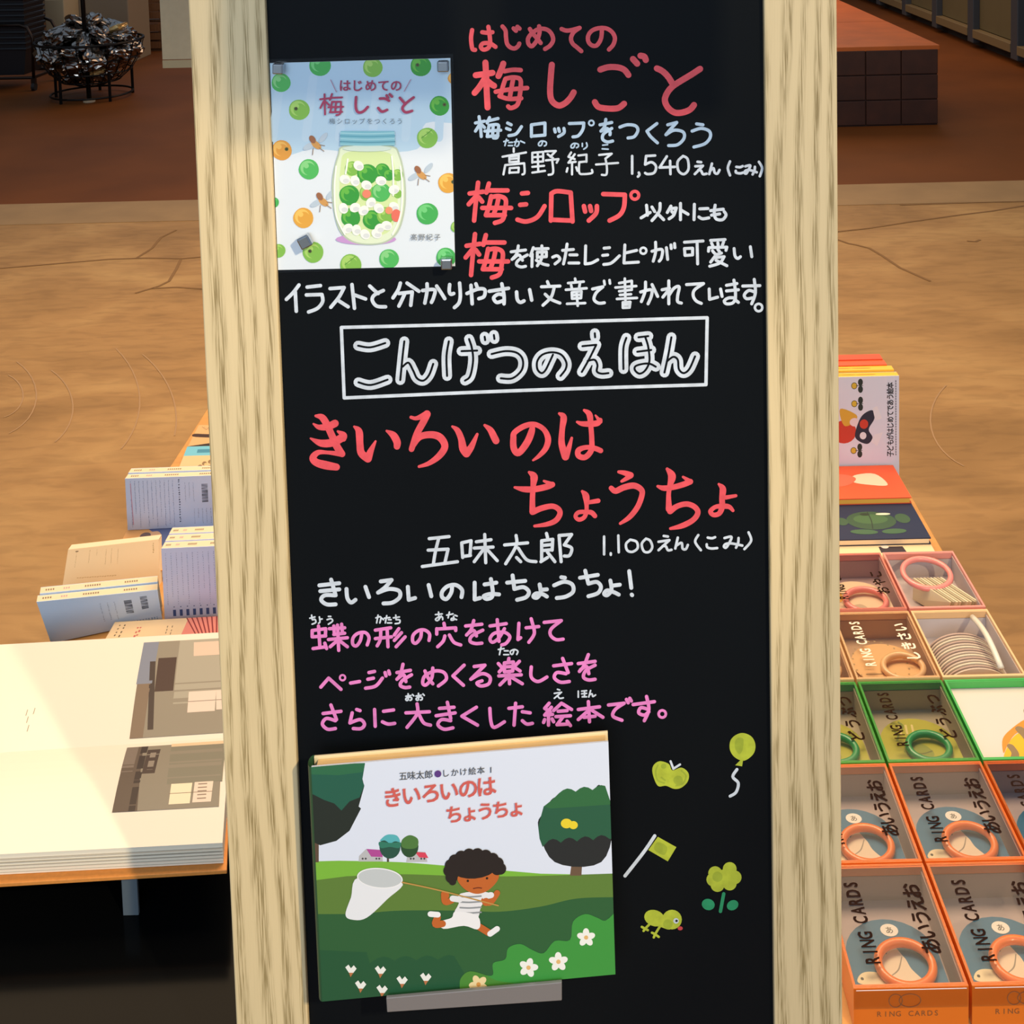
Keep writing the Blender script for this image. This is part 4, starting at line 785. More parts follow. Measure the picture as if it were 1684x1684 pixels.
# ------------------------------------------------------------------ boxed ring cards
BW, BD, BH = .1125, .1405, .042
NB = {}
def ring_box(pal, front=False, kind='deck'):
    """local frame: u to the right, v away, w up; origin at the front left bottom corner of the box"""
    o = bpy.data.objects.new('card_box', None); COL.objects.link(o); o.empty_display_size = .03
    cm = mat('card_'+pal['c'], pal['c'], .28, coat=.4); th = .0028
    mb = MB().use(cm)
    mb.box((BW/2, BD/2, .001), (BW, BD, .002))
    for c, d in (((th/2, BD/2, BH/2+.001), (th, BD, BH-.002)), ((BW-th/2, BD/2, BH/2+.001), (th, BD, BH-.002)),
                 ((BW/2, th/2, BH/2+.001), (BW-2*th, th, BH-.002)), ((BW/2, BD-th/2, BH/2+.001), (BW-2*th, th, BH-.002))): mb.box(c, d)
    for c, d in (((BW/2, BD-th-.0008, BH-.005), (BW-2*th, .0016, .009)), ((BW/2, th+.0008, BH-.005), (BW-2*th, .0016, .009))): mb.box(c, d)
    mb.build('tray', o, world=False)
    ln = MB().use(mat('liner_'+pal['l'], pal['l'], .6))
    ln.box((BW/2, BD/2, .0026), (BW-2*th, BD-2*th, .001))
    ln.box((BW/2, BD-th-.0006, BH/2-.004), (BW-2*th-.001, .0008, BH-.014)); ln.box((th+.0006, BD/2, BH/2-.001), (.0008, BD-2*th-.003, BH-.008)); ln.box((BW-th-.0006, BD/2, BH/2-.001), (.0008, BD-2*th-.003, BH-.008))
    ln.build('liner', o, world=False)
    top = lambda u, v, l: Vector((u, v, BH+.0004+l))
    if kind == 'deck':
        # stack of rounded cards
        cw, cx, y0, y1 = .094, .005, .008, .0865
        out = [(cx, y0), (cx+cw, y0)]+[(cx+cw/2+cw/2*math.cos(a), y1-.042+.042*math.sin(a)) for a in [math.pi*k/14 for k in range(15)]]
        if pal.get('round'): out = [(cx+cw/2+cw/2*math.cos(a), y1-.042+.042*math.sin(a)) for a in [2*math.pi*k/36 for k in range(36)]]
        dk = MB().use(mat('cards_'+pal['k'], pal['k'], .5))
        for k in range(8):
            j = random.uniform(-.0006, .0006); dk.prism([Vector((x+j, y+j, .0034+.0034*k)) for x, y in out], (0, 0, .0029))
        dk = dk.build('cards', o, world=False)
        zt = .0034*8+.003
        cf = lambda u, v, l: Vector((u, v, zt+.0002+l))
        a = Art(cf); a.sc = 1
        if pal['art'] == 'bird':
            a.blob([(.048, .009), (.043, .022), (.036, .034), (.040, .043), (.050, .047), (.062, .043), (.066, .030), (.075, .017), (.078, .010), (.062, .008)], '#dccfb4')
            a.poly([(.036, .036), (.040, .053), (.047, .044)], '#ded3bd'); a.poly([(.044, .044), (.054, .060), (.062, .043)], '#ded3bd')
            a.blob([(.009, .017), (.014, .026), (.026, .028), (.045, .022), (.045, .013), (.026, .013)], '#e6d9b0')
            a.disc(.014, .021, .0016, '#3a3a30'); a.poly([(.016, .013), (.024, .013), (.028, .0085), (.020, .0085)], '#c8713c')
            a.stroke('.045,.024,.001 .053,.030,.0014 .060,.043,.001', .001, '#8d8676')
            a.disc(.056, .073, .0092, '#efe9dc', .0072); a.text('あ', (.056-.005, .0698), (.010, 0), (0, .0085), '#4b463c', .012)
        elif pal['art'] == 'animals':
            for x, y in ((.026, .05), (.036, .066), (.030, .03), (.07, .05)): a.stroke([(x, y), (x+.004, y+.008), (x+.001, y+.014)], .003, '#7d8a2a')
            a.blob([(.030, .035), (.045, .045), (.060, .038), (.064, .022), (.04, .012)], '#8c9434'); a.blob([(.012, .012), (.03, .018), (.05, .014), (.03, .006)], '#cf9a3e')
            for x in (.034, .042, .050): a.stroke([(x, .060), (x+.002, .074)], .0028, '#d9c880')
            a.stroke('.035,.03 .05,.026 .064,.03', .0016, '#5b6420')
        elif pal['art'] == 'dots':
            for k in range(26):
                t = 2*math.pi*k/26; a.disc(.045+.037*math.cos(t), .045+.047*math.sin(t), .0014, '#b59a6c')
            for y in (.012, .025): a.strokes('.02,%g .06,%g' % (y, y), .0014, '#b79a66')
        else:
            a.disc(.018, .05, .012, '#e9b03c', .016); a.blob([(.03, .02), (.05, .03), (.06, .02), (.05, .008)], '#b9a98c'); a.disc(.012, .03, .004, '#5b4a3a')
        a.build('card_print', None).parent = dk
        # the coloured plastic ring threaded through the deck
        rr = pal.get('rr', .027); ca = R(pal.get('tilt', 22)); cen = Vector((pal.get('rx', .060), .0305, zt+.005)); pts = []
        for k in range(40):
            t = 2*math.pi*k/40; p = Vector((rr*math.cos(t), rr*.78*math.sin(t), .0026*math.sin(t))); pts.append(cen+p)
        MB().use(mat('ring_'+pal['r'], pal['r'], .3, coat=.3)).tube(pts, .0044, 10, True).build('ring', o, world=False, smooth=True)
        a = Art(top, lambda h: mat('lid_ink_'+h.lstrip('#'), h, .9, spec=.05)); tc = pal['t']
        a.text('RING', (.026+.0075, .024), (0, .0090), (-.0205, 0), tc, .0, bold=.022, wide=.62); a.text('CARDS', (.026+.0075, .068), (0, .0104), (-.0205, 0), tc, .0, bold=.022, wide=.62)
        a.mb.build('lid_print').parent = o; a = Art(top, lambda h: mat('lid_ink_'+h.lstrip('#'), h, .9, spec=.05)); s_ = pal['word']; n_ = len(s_); st_ = .0161 if n_ > 4 else .020; a.text(s_, (.0975, .034), (0, st_), (-.022, 0), tc, .0, bold=.024, wide=.85)
        a.mb.build('lid_word').parent = o
    if kind in ('deck',):
        film_quad([(0, 0, BH), (BW, 0, BH), (BW, BD, BH), (0, BD, BH)]).build('clear_lid', o, world=False)
    if front:
        ff = lambda u, v, l: Vector((u, -.0003-l, v)); a = Art(ff)
        for cx_, rx in ((.041, .0065), (.055, .0105)):
            a.stroke([(cx_+rx*math.cos(t), .0285+.0068*math.sin(t)) for t in [2*math.pi*k/16 for k in range(16)]], .0007, '#a9714a', True)
        a.text('RING CARDS', (.022, .012), (.0062, 0), (0, .0078), '#8b5a36', .0)
        a.mb.build('front_print').parent = o
        film_quad([(0, -.0009, BH*.5), (BW, -.0009, BH*.5), (BW, -.0009, BH), (0, -.0009, BH)]).build('wrap_film', o, world=False)
        MB().use(mat('seam_white', '#f4e9ea', .2)).box((BW/2, -.0012, BH-.0012), (BW*.96, .0003, .0006)).build('wrap_fold', o, world=False)
    return o
ORP = dict(c='#f07a22', l='#b9a9a6', k='#1f6a8c', r='#f07c24', t='#2a1a14', word='あいうえお', art='bird')
GRP = dict(c='#4aa83c', l='#b3a88a', k='#b0ac2c', r='#2f9a52', t='#2a1a10', word='どうぶつ', art='animals', rr=.025)
CRP = dict(c='#efc48e', l='#c9a986', k='#e3b97e', r='#e8c08a', t='#f3e6cf', word='しきさい', art='dots', round=1, rx=.072)
PKP = dict(c='#e9998a', l='#bda09a', k='#e0caa6', r='#ec8f84', t='#2a1a14', word='おやこ', art='kin', rr=.03, rx=.06)
XL, XB, XA = .2665, .3825, .4985
YR = [1.052, 1.1945, 1.337, 1.4825, 1.6285]
def put(o, x, y, lab, grp='boxed ring cards on the stand'):
    o.location = (x+.0015, y, TT); tag(o, lab, 'box', grp); return o
fO = ring_box(ORP, True); bO = ring_box(ORP); bG = ring_box(GRP); bC = ring_box(CRP); bP = ring_box(PKP)
put(fO, XL, YR[0], 'orange card box in the front row, beside the oak post, its bird card fully visible')
put(copy_tree(fO), XB, YR[0], 'orange card box at the front right corner of the boxes, film glinting on it')
put(bO, XL, YR[1], 'orange card box of the second row, partly hidden by the oak post')
put(copy_tree(bO), XB, YR[1], 'orange card box in the middle of the second row')
put(copy_tree(bO), XA, YR[1], 'orange card box at the right end of the second row, cut by the picture edge')
put(bG, XL, YR[2], 'green card box behind the orange ones, mostly hidden by the oak post')
put(copy_tree(bG), XB, YR[2], 'green card box with a lime card deck and green ring, middle of its row')
put(bC, XL, YR[3], 'cream card box of which only a sliver shows beside the oak post')
put(copy_tree(bC), XB, YR[3], 'cream card box with a round cream deck under white lettering')
put(bP, XB, YR[4], 'pink card box with lid, beside the oak post')
o = ring_box(dict(ORP, c='#3fae4e', l='#cfc6bd'), False, 'open'); put(o, XA, YR[2], 'open bright green box with a white card printed in yellow')
MB().use(mat('card_white', '#d8cfc6', .5)).box((BW/2, BD/2, .018), (BW-.008, BD-.008, .028)).build('cards', o, world=False)
cf = lambda u, v, l: Vector((u, v, .0323+l)); a = Art(cf)
a.blob([(.035, .008), (.045, .035), (.062, .052), (.085, .065), (.105, .11), (.108, .008)], '#e8b417'); a.blob([(.034, .022), (.042, .045), (.060, .062), (.085, .078), (.085, .068), (.060, .052), (.045, .036)], '#e08d26')
a.stroke('.04,.008 .048,.020 .047,.032', .009, '#8a7450'); a.stroke('.06,.008 .072,.022 .074,.045 .070,.06', .012, '#8a7450'); a.stroke('.078,.03 .09,.05 .095,.09', .016, '#8a7450')
a.mb.build('card_print').parent = o
# open cream box: a tall stack of round cards on a white ring
o = ring_box(dict(CRP, l='#cdc3c0'), False, 'open'); put(o, XA, YR[3], 'open cream box with a fanned stack of round cards on a white ring')
for k in range(14):
    y = .024+.0056*k; c = mat('disc_%d' % (k % 3), ('#c9b9a8', '#b79f92', '#d9cbb4')[k % 3], .6)
    MB().use(c).prism([Vector((.057+.046*math.cos(a_), y, .0045+.0305*math.sin(a_))) for a_ in [math.pi*j/24 for j in range(25)]], (0, .0024, 0)).build('round_card', o, world=False)
MB().use(mat('ring_white', '#e6e2cf', .3, coat=.3)).tube([(.086, .018+.108*k/10, .0395+.010*math.sin(math.pi*k/10)) for k in range(11)], .0042, 10).build('ring', o, world=False, smooth=True)
# open pink box: ring lying over the far edge with a fan of thin cards
o = ring_box(dict(PKP, l='#c2b7b4'), False, 'open'); put(o, XA, YR[4], 'open pink box with a pink ring and a fan of thin cards leaning in it')
MB().use(mat('ring_#ec8f84', '#ec8f84', .3, coat=.3)).tube([(.055+.036*math.cos(t), .092+.032*math.sin(t), .036+.004*math.sin(t)) for t in [2*math.pi*k/44 for k in range(44)]], .0044, 10, True).build('ring', o, world=False, smooth=True)
for k in range(9):
    x = .032+.0052*k; c = mat('thin_card_%d' % (k % 3), ('#d9c9a4', '#b9ab88', '#e2d4b0')[k % 3], .6)
    MB().use(c).prism([Vector((x, .085, .034)), Vector((x+.036, .024, .034)), Vector((x+.030, .030, .006)), Vector((x-.004, .075, .006))], (.0022, .0004, 0)).build('thin_card', o, world=False)

# ------------------------------------------------------------------ picture books behind the boxes
def flat_book(name, X0, X1, Yf, Yb, zf, zb, th, cov, lab, artf=None, cat='book', grp=None, pgc='#efe0bd'):
    t = empty(name, ((X0+X1)/2, (Yf+Yb)/2, (zf+zb)/2), lab, cat, grp)
    f = [Vector((X0, Yf, zf)), Vector((X1, Yf, zf)), Vector((X1, Yb, zb)), Vector((X0, Yb, zb))]
    cm = mat('cover_'+cov, cov, .5, spec=.3); pg = mat('page_'+pgc, pgc, .7)
    dn = Vector((0, 0, -1)); e = Vector((.003, 0, 0))
    MB().use(cm).prism(f, dn*.0018).build('front_cover', t)
    MB().use(pg).prism([f[0]+dn*.0018+e, f[1]+dn*.0018-e, f[2]+dn*.0018-e, f[3]+dn*.0018+e], dn*(th-.0036)).build('pages', t)
    MB().use(cm).prism([p+dn*(th-.0018) for p in f], dn*.0018).build('back_cover', t)
    if artf:
        a = Art(quadmap(f[3]+Vector((0, 0, .0002)), f[2]+Vector((0, 0, .0002)), f[1]+Vector((0, 0, .0002)), f[0]+Vector((0, 0, .0002)))); artf(a); a.build('cover_print', t)
    return t
XR = .600
def a_orange(a):
    a.blob([(.62, .30), (.80, .27), (.86, .62), (.70, .60), (.58, .50)], '#f0d9b8'); a.blob([(.25, .3), (.5, .25), (.62, .4), (.5, .62), (.3, .6)], '#e87050')
def a_blue(a):
    g0 = a.fn; a.fn = lambda u, v, l: g0(u, .40+v*.85, l)
    a.disc(.60, .33, .20, '#2f5238', .19); a.disc(.60, .30, .14, '#41683f', .10); a.disc(.86, .30, .06, '#35583c', .10); a.disc(.36, .34, .05, '#35583c', .08)
    a.disc(.50, .56, .11, '#3c6444', .05, rot=.1); a.disc(.74, .56, .10, '#3c6444', .05, rot=-.1); a.disc(.57, .20, .04, '#1d3422', .03); a.disc(.72, .2, .06, '#efe6c8', .022)
    a.strokes('.60,.15 .60,.33 .58,.50', .008, '#1f3226')
def a_cream(a):
    a.poly([(.58, .80), (.77, .80), (.78, .90), (.58, .90)], '#2a2233'); a.disc(.63, .80, .03, '#e8e0d0', .03)
flat_book('picture_book', XR-.21, XR, 1.80, 1.97, TT+.0115, TT+.0115, .011, '#f0d9ae', 'flat cream picture book with a small dark label, touching the pink card boxes', a_cream)
flat_book('picture_book', XR-.21, XR, 1.838, 2.008, TT+.0228, TT+.0228, .011, '#26304c', 'flat dark blue picture book with green oval shapes on its cover', a_blue)
flat_book('picture_book', XR-.21, XR, 1.942, 2.052, TT+.0341, TT+.0341, .011, '#f0623a', 'flat orange-red picture book with a cream shape, in front of the upright white book', a_orange, pgc='#f5bb4a')
# upright square books with their spines up
def up_book(name, quad, th, cov, spine, lab, artf=None, grp=None, inset=.004, dirv=(0, 1, 0), spine_art=None):
    """quad: front face tl tr br bl in world; the book extends away by th"""
    tl, tr, br, bl = [Vector(p) for p in quad]; d = Vector(dirv).normalized(); mid = (tl+br)/2
    t = empty(name, tuple(((bl+br)/2)+d*th/2), lab, 'book', grp)
    cm = mat('jacket_'+cov, cov, .4, coat=.15); pg = mat('page_cream', '#efe0bd', .7)
    MB().use(cm).prism([tl, tr, br, bl], d*.0009).build('front_cover', t)
    MB().use(cm).prism([p+d*(th-.0009) for p in (tl, tr, br, bl)], d*.0009).build('back_cover', t)
    h = (tl-bl).normalized()
    sm = mat('spine_'+spine, spine, .4, coat=.15)
    MB().use(sm).prism([tl+d*.0009, tr+d*.0009, tr+d*(th-.0009), tl+d*(th-.0009)], -h*.001).build('spine', t)
    x = (tr-tl).normalized()*.0015
    MB().use(pg).prism([tl-h*.001+x+d*.0009, tr-h*.001-x+d*.0009, br-x+h*.002+d*.0009, bl+x+h*.002+d*.0009], d*(th-.0018)).build('pages', t)
    if artf:
        a = Art(quadmap(tl, tr, br, bl)); artf(a); a.build('cover_print', t)
    if spine_art:
        b = d*th; a = Art(quadmap(tl+b+h*.0002, tr+b+h*.0002, tr+h*.0002, tl+h*.0002)); spine_art(a); a.build('spine_print', t)
    return t
YW = 2.056
wq = [atY(x, y, YW) for x, y in ((1340, 622), (1478.5, 618), (1477, 790), (1340, 790))]
wx0, wx1 = wq[1].x-.175, wq[1].x; wz1 = wq[1].z; wz0 = wz1-.200
def fruit_cover(a):
    def apple(x, y):
        a.disc(x, y, .032, '#4a4420'); a.disc(x, y, .026, '#d8b53a'); a.disc(x+.065, y-.032, .026, '#22302c', .034); a.disc(x+.065, y+.034, .026, '#22302c', .034); a.stroke([(x+.02, y), (x+.09, y)], .006, '#22302c')
    apple(.53, .085); apple(.53, .255); apple(.52, .70)
    a.disc(.42, .52, .13, '#c8402f', .11); a.blob([(.38, .30), (.55, .36), (.53, .43), (.42, .46)], '#d8a93a'); a.disc(.53, .43, .05, '#e9d6dc', .04)   # plain coloured shapes
    a.blob([(.56, .46), (.62, .36), (.72, .32), (.74, .40), (.68, .50), (.72, .58), (.66, .64), (.54, .58)], '#222a3e'); a.disc(.63, .45, .045, '#c8402f'); a.disc(.62, .56, .035, '#e4e2ea')
    a.poly([(.72, .30), (.77, .28), (.82, .40), (.75, .42)], '#e4e2ea'); a.poly([(.74, .55), (.83, .53), (.77, .66), (.70, .62)], '#e4e2ea')
    a.text('子どもがはじめてであう絵本', (.935, .765), (0, -.705/13), (-.078, 0), '#26262c', .0, bold=.02, wide=.75)
    for k in range(30): a.stroke([(.965, .75-.024*k), (.965, .739-.024*k)], .008, '#55555c')
def sp_text(a):
    for x in (.15, .22, .30, .45, .62, .66): a.stroke([(x, .5), (x+.05, .5)], .12, '#a8722a')
up_book('picture_book', [(wx0, YW, wz1), (wx1, YW, wz1), (wx1, YW, wz0), (wx0, YW, wz0)], .017, '#dcdeee', '#f0b93a', 'upright white picture book with yellow apples and black leaves on its cover', fruit_cover, spine_art=sp_text)
yy = YW+.018
for k, (th, cv, lab, dz, dx) in enumerate([(.017, '#f0b93a', 'upright yellow-spined book right behind the white picture book', .004, -.004), (.020, '#ea5a2c', 'upright orange-red book second from the back of the upright row', .006, -.012), (.022, '#e4512a', 'upright orange-red glossy book at the very back of the upright row', .008, -.014)]):
    up_book('picture_book', [(wx0+dx, yy, wz1+dz), (wx1+dx, yy, wz1+dz), (wx1+dx, yy, wz0), (wx0+dx, yy, wz0)], th, cv, cv, lab, spine_art=sp_text if k == 0 else None)
    yy += th+.0006

# ================================================================== left: open photo book
# z levels: cover on the strut and the black stand, pages above it
zc, zp = .4575, .482
def LZ(x, y, z): return atZ(x, y, z)
t = empty('open_photo_book', tuple(LZ(100, 1235, zc)), 'large open photo book with orange-tan cover, grey room photographs on its right hand side', 'book')
G0, G1 = LZ(-110, 1245, zp-.006), LZ(380, 1213, zp-.006)
U0, U1 = LZ(-80, 1064.5, zp-.004), LZ(378, 1039, zp-.004)
L0, L1 = LZ(-140, 1412, zp), LZ(366, 1386, zp)
def page(pa, pb, qa, qb, n, hump, sgn):
    """strip of page surface from gutter (pa,pb) to outer edge (qa,qb)"""
    rows = []
    for k in range(n+1):
        t_ = k/n; z = hump*math.sin(math.pi*min(1, t_*1.0))*(1-t_*.35)
        rows.append((pa.lerp(qa, t_)+Vector((0, 0, z)), pb.lerp(qb, t_)+Vector((0, 0, z))))
    return rows
up_rows = page(G0, G1, U0, U1, 12, .004, 1); lo_rows = page(G0, G1, L0, L1, 12, .009, -1)
paper = mat('page_white', '#ece3cf', .55)
for nm, rows in (('upper_pages', up_rows), ('lower_pages', lo_rows)):
    mb = MB().use(paper); n = len(rows); vs = []
    for a_, b_ in rows: vs += [a_, b_]
    for a_, b_ in rows: vs += [Vector((a_.x, a_.y, zc+.0005)), Vector((b_.x, b_.y, zc+.0005))]
    fs = [(2*i, 2*i+1, 2*i+3, 2*i+2) for i in range(n-1)]+[(2*n+2*i, 2*n+2*i+2, 2*n+2*i+3, 2*n+2*i+1) for i in range(n-1)]
    fs += [(2*i+1, 2*n+2*i+1, 2*n+2*i+3, 2*i+3) for i in range(n-1)]+[(2*i, 2*i+2, 2*n+2*i+2, 2*n+2*i) for i in range(n-1)]
    fs += [(2*n-2, 2*n-1, 4*n-1, 4*n-2), (0, 2*n, 2*n+1, 1)]
    mb.add(vs, fs).build('page_block', t)
# page layers show as fine lines on the front edge
for k in range(5):
    z = zc+.003+.004*k; e0, e1 = L0.copy(), L1.copy(); e0.z = e1.z = z
    MB().use(mat('page_line', '#b9b2a4', .7)).prism([e0, e1, e1+Vector((0, -.0006-.0004*k, 0)), e0+Vector((0, -.0006-.0004*k, 0))], (0, 0, .0003)).build('page_sheet', t)
cov = mat('cloth_orange', '#d98c3e', .6, noise=.08, scale=200)
K = [LZ(-150, 1462, zc), LZ(373, 1431, zc), LZ(384, 1040, zc), LZ(-90, 1068, zc)]
K[2] = Vector((U1.x+.006, U1.y+.004, zc)); K[3] = Vector((U0.x, U0.y+.004, zc))
MB().use(cov).prism(K, (0, 0, -.0045)).build('cover', t, bevel=.0008)
# the printed photographs (spreads of a dim room)
def rows_map(rows, ext):
    def fn(u, v, l):
        v = min(max(v, 0), 1); f = v*(len(rows)-1); i = min(int(f), len(rows)-2); r = f-i
        a_ = rows[i][0].lerp(rows[i+1][0], r); b_ = rows[i][1].lerp(rows[i+1][1], r); return a_.lerp(b_, u)+Vector((0, 0, .0004+l))
    return fn
def grid(a, x0, x1, v0, v1, s0, s1, col, n=12):
    """rect split along v so that it follows the bow; s0/s1 shift x at v0/v1"""
    for k in range(n):
        a_, b_ = v0+(v1-v0)*k/n, v0+(v1-v0)*(k+1)/n; m = lambda v: s0+(s1-s0)*((v-v0)/(v1-v0) if v1 != v0 else 0)
        a.k -= 1 if k else 0; a.poly([(x0+m(a_), a_), (x1+m(a_), a_), (x1+m(b_), b_), (x0+m(b_), b_)], col)
up = Art(rows_map(up_rows, 1)); 
W = .985
grid(up, .655, W, .04, .93, 0, .035, '#6f6455')
grid(up, .70, W, .04, .93, 0, .02, '#8d8573'); grid(up, .80, W, .30, .93, 0, .02, '#a59f8c'); grid(up, .655, .71, .5, .93, .015, .035, '#7d8494', 6)
grid(up, .655, .70, .04, .5, 0, .02, '#7d6a55', 6); grid(up, .715, .735, .1, .72, 0, .0, '#3a2c24', 8)
grid(up, .735, .80, .42, .75, .0, .01, '#40291d', 5)
grid(up, .85, .945, .22, .40, 0, .005, '#e3cdbb', 3); grid(up, .95, W, .23, .40, 0, .0, '#e3cdbb', 3)
grid(up, .87, W, .75, .90, 0, .0, '#d9bfa8', 3)
for v in (.31,): grid(up, .85, W, v, v+.006, 0, 0, '#8d8272', 1)
up.build('photo_print', t)
lo = Art(rows_map(lo_rows, 1))
grid(lo, .662, W, .05, .72, -.01, -.035, '#5d4f41'); grid(lo, .715, W, .05, .72, -.01, -.005, '#8a8270'); grid(lo, .80, W, .08, .5, 0, 0, '#7f7b68', 8)
grid(lo, .66, .70, .05, .35, -.01, -.02, '#7a6d60', 5); grid(lo, .70, .722, .05, .72, .0, -.02, '#35281f', 10); grid(lo, .722, .765, .1, .38, 0, -.01, '#43342a', 6)
grid(lo, .733, .752, .14, .2, 0, -.002, '#8b8071', 2); grid(lo, .73, .75, .24, .34, 0, -.003, '#8b8071', 2)
grid(lo, .80, W, .04, .08, 0, 0, '#dcc39c', 1)
grid(lo, .815, .885, .50, .68, 0, -.003, '#efe0bd', 4); grid(lo, .893, .955, .495, .675, 0, -.003, '#e6d2bd', 4)
grid(lo, .81, .955, .585, .59, 0, 0, '#7d6a52', 1)
for k in range(5): grid(lo, .905, .935, .51+.032*k, .52+.032*k, 0, 0, '#8d7a66', 1)
lo.build('photo_print', t)
for dx, dy in ((.36, .62), (.365, .70), (.37, .78), (.385, .64)):
    pass
a = Art(rows_map(up_rows, 1))
for x, v in ((.30, .33), (.305, .27), (.31, .20), (.325, .34)): a.stroke([(x, v), (x-.004, v-.05)], .0022, '#8d8272')
a.build('caption_print', t)
s0 = LZ(206, 1447, zc-.0055)
o = MB().use(mat('strut_grey', '#6d7b86', .4, .4)).box((s0.x, s0.y+.012, (.4002+zc-.0048)/2), (.0175, .004, zc-.0048-.4004)).build('strut', None, bevel=.0006)
tag(o, 'upright grey metal strut holding up the front edge of the open photo book', 'strut')

# ------------------------------------------------------------------ left: paperbacks
CRM, BLW = '#f0dcb4', '#d0dcf0'
def cols(a, x0, x1, n, y0, y1, col, w=.010, seed=1, step=.03):
    r = random.Random(seed)
    for i in range(n):
        x = x0+(x1-x0)*i/max(n-1, 1); y = y0; e = y1-(r.random()*.35*(y1-y0) if i % 2 else 0)
        while y < e:
            h = step*r.uniform(.35, .72); j = r.uniform(-.002, .002); a.k -= 1; a.poly([(x+j-w/2, y), (x+j+w/2, y), (x+j+w/2*r.uniform(.3, 1), y+h), (x+j-w/2, y+h)], col); y += step*r.uniform(.85, 1.3)
def bars(a, x0, y0, x1, y1, n, seed=3):
    r = random.Random(seed)
    for i in range(n):
        y = y0+(y1-y0)*i/n; a.poly([(x0, y), (x1, y), (x1, y+(y1-y0)/n*r.uniform(.3, .95)), (x0, y+(y1-y0)/n*r.uniform(.3, .9))], '#3a4656')
def sp_marks(a):
    for x0, x1, c in ((.05, .13, '#8a7458'), (.2, .26, '#c9a0a0'), (.38, .52, '#8a7458'), (.72, .84, '#8a7458')):
        x = x0
        while x < x1: a.stroke([(x, .38), (x, .62)], .012, c); x += .02
zb_ = TT+.0005
def vq(pl, pr, tl_y, tr_y, zb):
    """upright quad: bottom corners given by pixels on height zb, tops by pixel rows"""
    b0, b1 = atZ(pl[0], pl[1], zb), atZ(pr[0], pr[1], zb)
    t0 = atY(pl[0], tl_y, b0.y); t1 = atY(pr[0], tr_y, b1.y)
    return [Vector((b0.x, b0.y, t0.z)), Vector((b1.x, b1.y, t1.z)), b1, b0]
# far upright pair, text and barcode
q = vq((210, 872), (378, 864), 787, 781, zb_+.014)
for p in (q[2], q[3]): p.z = zb_+.0142
def art_d(a):
    cols(a, .05, .46, 11, .06, .95, '#6b86b4', .0075, 5); cols(a, .52, .52, 1, .05, .92, '#2d3f66', .014, 6, .045); cols(a, .58, .66, 3, .12, .5, '#7488a8', .006, 7, .02); bars(a, .74, .16, .80, .52, 15); cols(a, .66, .9, 7, .64, .92, '#8e96ae', .006, 8)
    a.stroke([(.05, .1), (.06, .9)], .008, '#c79ab0')
up_book('paperback', q, .015, BLW, CRM, 'upright pale blue paperback with text and one barcode, front of the far left pair', art_d, spine_art=sp_marks)
d = Vector((0, .0155, .002)); up_book('paperback', [q[0]+d, q[1]+d, q[2]+Vector((0, .0155, 0)), q[3]+Vector((0, .0155, 0))], .015, BLW, CRM, 'paperback directly behind the one with text and barcode, only its cream spine showing', spine_art=sp_marks)
# flat books behind and before it
def fb(name, px, z, th, cov, lab, artf):
    P = [atZ(x, y, z) for x, y in px]   # tl tr br bl
    t = empty(name, tuple((P[0]+P[2])/2), lab, 'book'); cm = mat('cover_'+cov, cov, .5, spec=.3)
    MB().use(cm).prism(P, (0, 0, -.0015)).build('front_cover', t)
    MB().use(mat('page_cream', '#efe0bd', .7)).prism([p.lerp((P[0]+P[2])/2, .012)+Vector((0, 0, -.0015)) for p in P], (0, 0, -(th-.003))).build('pages', t)
    MB().use(cm).prism([p+Vector((0, 0, -(th-.0015))) for p in P], (0, 0, -.0015)).build('back_cover', t)
    if artf: a = Art(quadmap(*P)); artf(a); a.build('cover_print', t)
    return t
def a_stripe(a):
    a.blob([(.0, .42), (.4, .44), (1, .44), (1, .62), (.4, .6), (.0, .55)], '#3a1f16', 3); a.poly([(0, 1), (.6, .85), (1, .88), (1, 1)], '#2a1a16')
    for k in range(14): a.stroke([(.15+.06*k, .08+.05*(k % 4)), (.2+.06*k, .13+.05*(k % 3)), (.24+.06*k, .1+.05*(k % 4))], .014, '#8d6a46')
def a_cyan(a):
    a.poly([(0, 0), (1, 0), (1, .24), (0, .24)], '#6fc0d8'); a.poly([(.28, .08), (.62, .08), (.62, .17), (.28, .17)], '#3c8aa8')
    for x, y in ((.42, .52), (.50, .44), (.62, .40), (.60, .6), (.78, .5), (.72, .78), (.86, .66)): a.disc(x, y, .05, '#8a6f4a', .05); a.disc(x+.03, y+.02, .035, '#d9bd85', .03)
    a.stroke('.4,.56 .6,.5 .9,.46', .015, '#8a6f4a')
fb('paperback', ((327, 699), (372, 699), (374, 733), (309, 734)), TT+.014, .0135, '#d8ad78', 'flat tan book with two black bands, furthest back on the left table', a_stripe)
fb('paperback', ((308, 734.5), (374, 732.5), (378, 800), (281, 802)), TT+.014, .0135, '#e6c392', 'flat book with a cyan band and brown leaf drawings, left table', a_cyan)
def a_sea(a):
    a.blob([(.2, .0), (.5, .0), (.48, .3), (.55, .7), (.45, .9), (.38, .8), (.36, .3)], '#5a6a98'); a.blob([(.1, .3), (.3, .1), (.36, .4), (.2, .7)], '#d8b08a'); a.poly([(.5, 0), (1, 0), (1, .5), (.55, .5)], '#5f719f')
    a.disc(.2, .2, .05, '#6a5a5a', .08)
fb('paperback', ((210, 869), (380, 861), (384, 935), (176, 940)), TT+.014, .0135, '#e0a868', 'flat book with a dark blue and sand print lying under the upright paperbacks', a_sea)
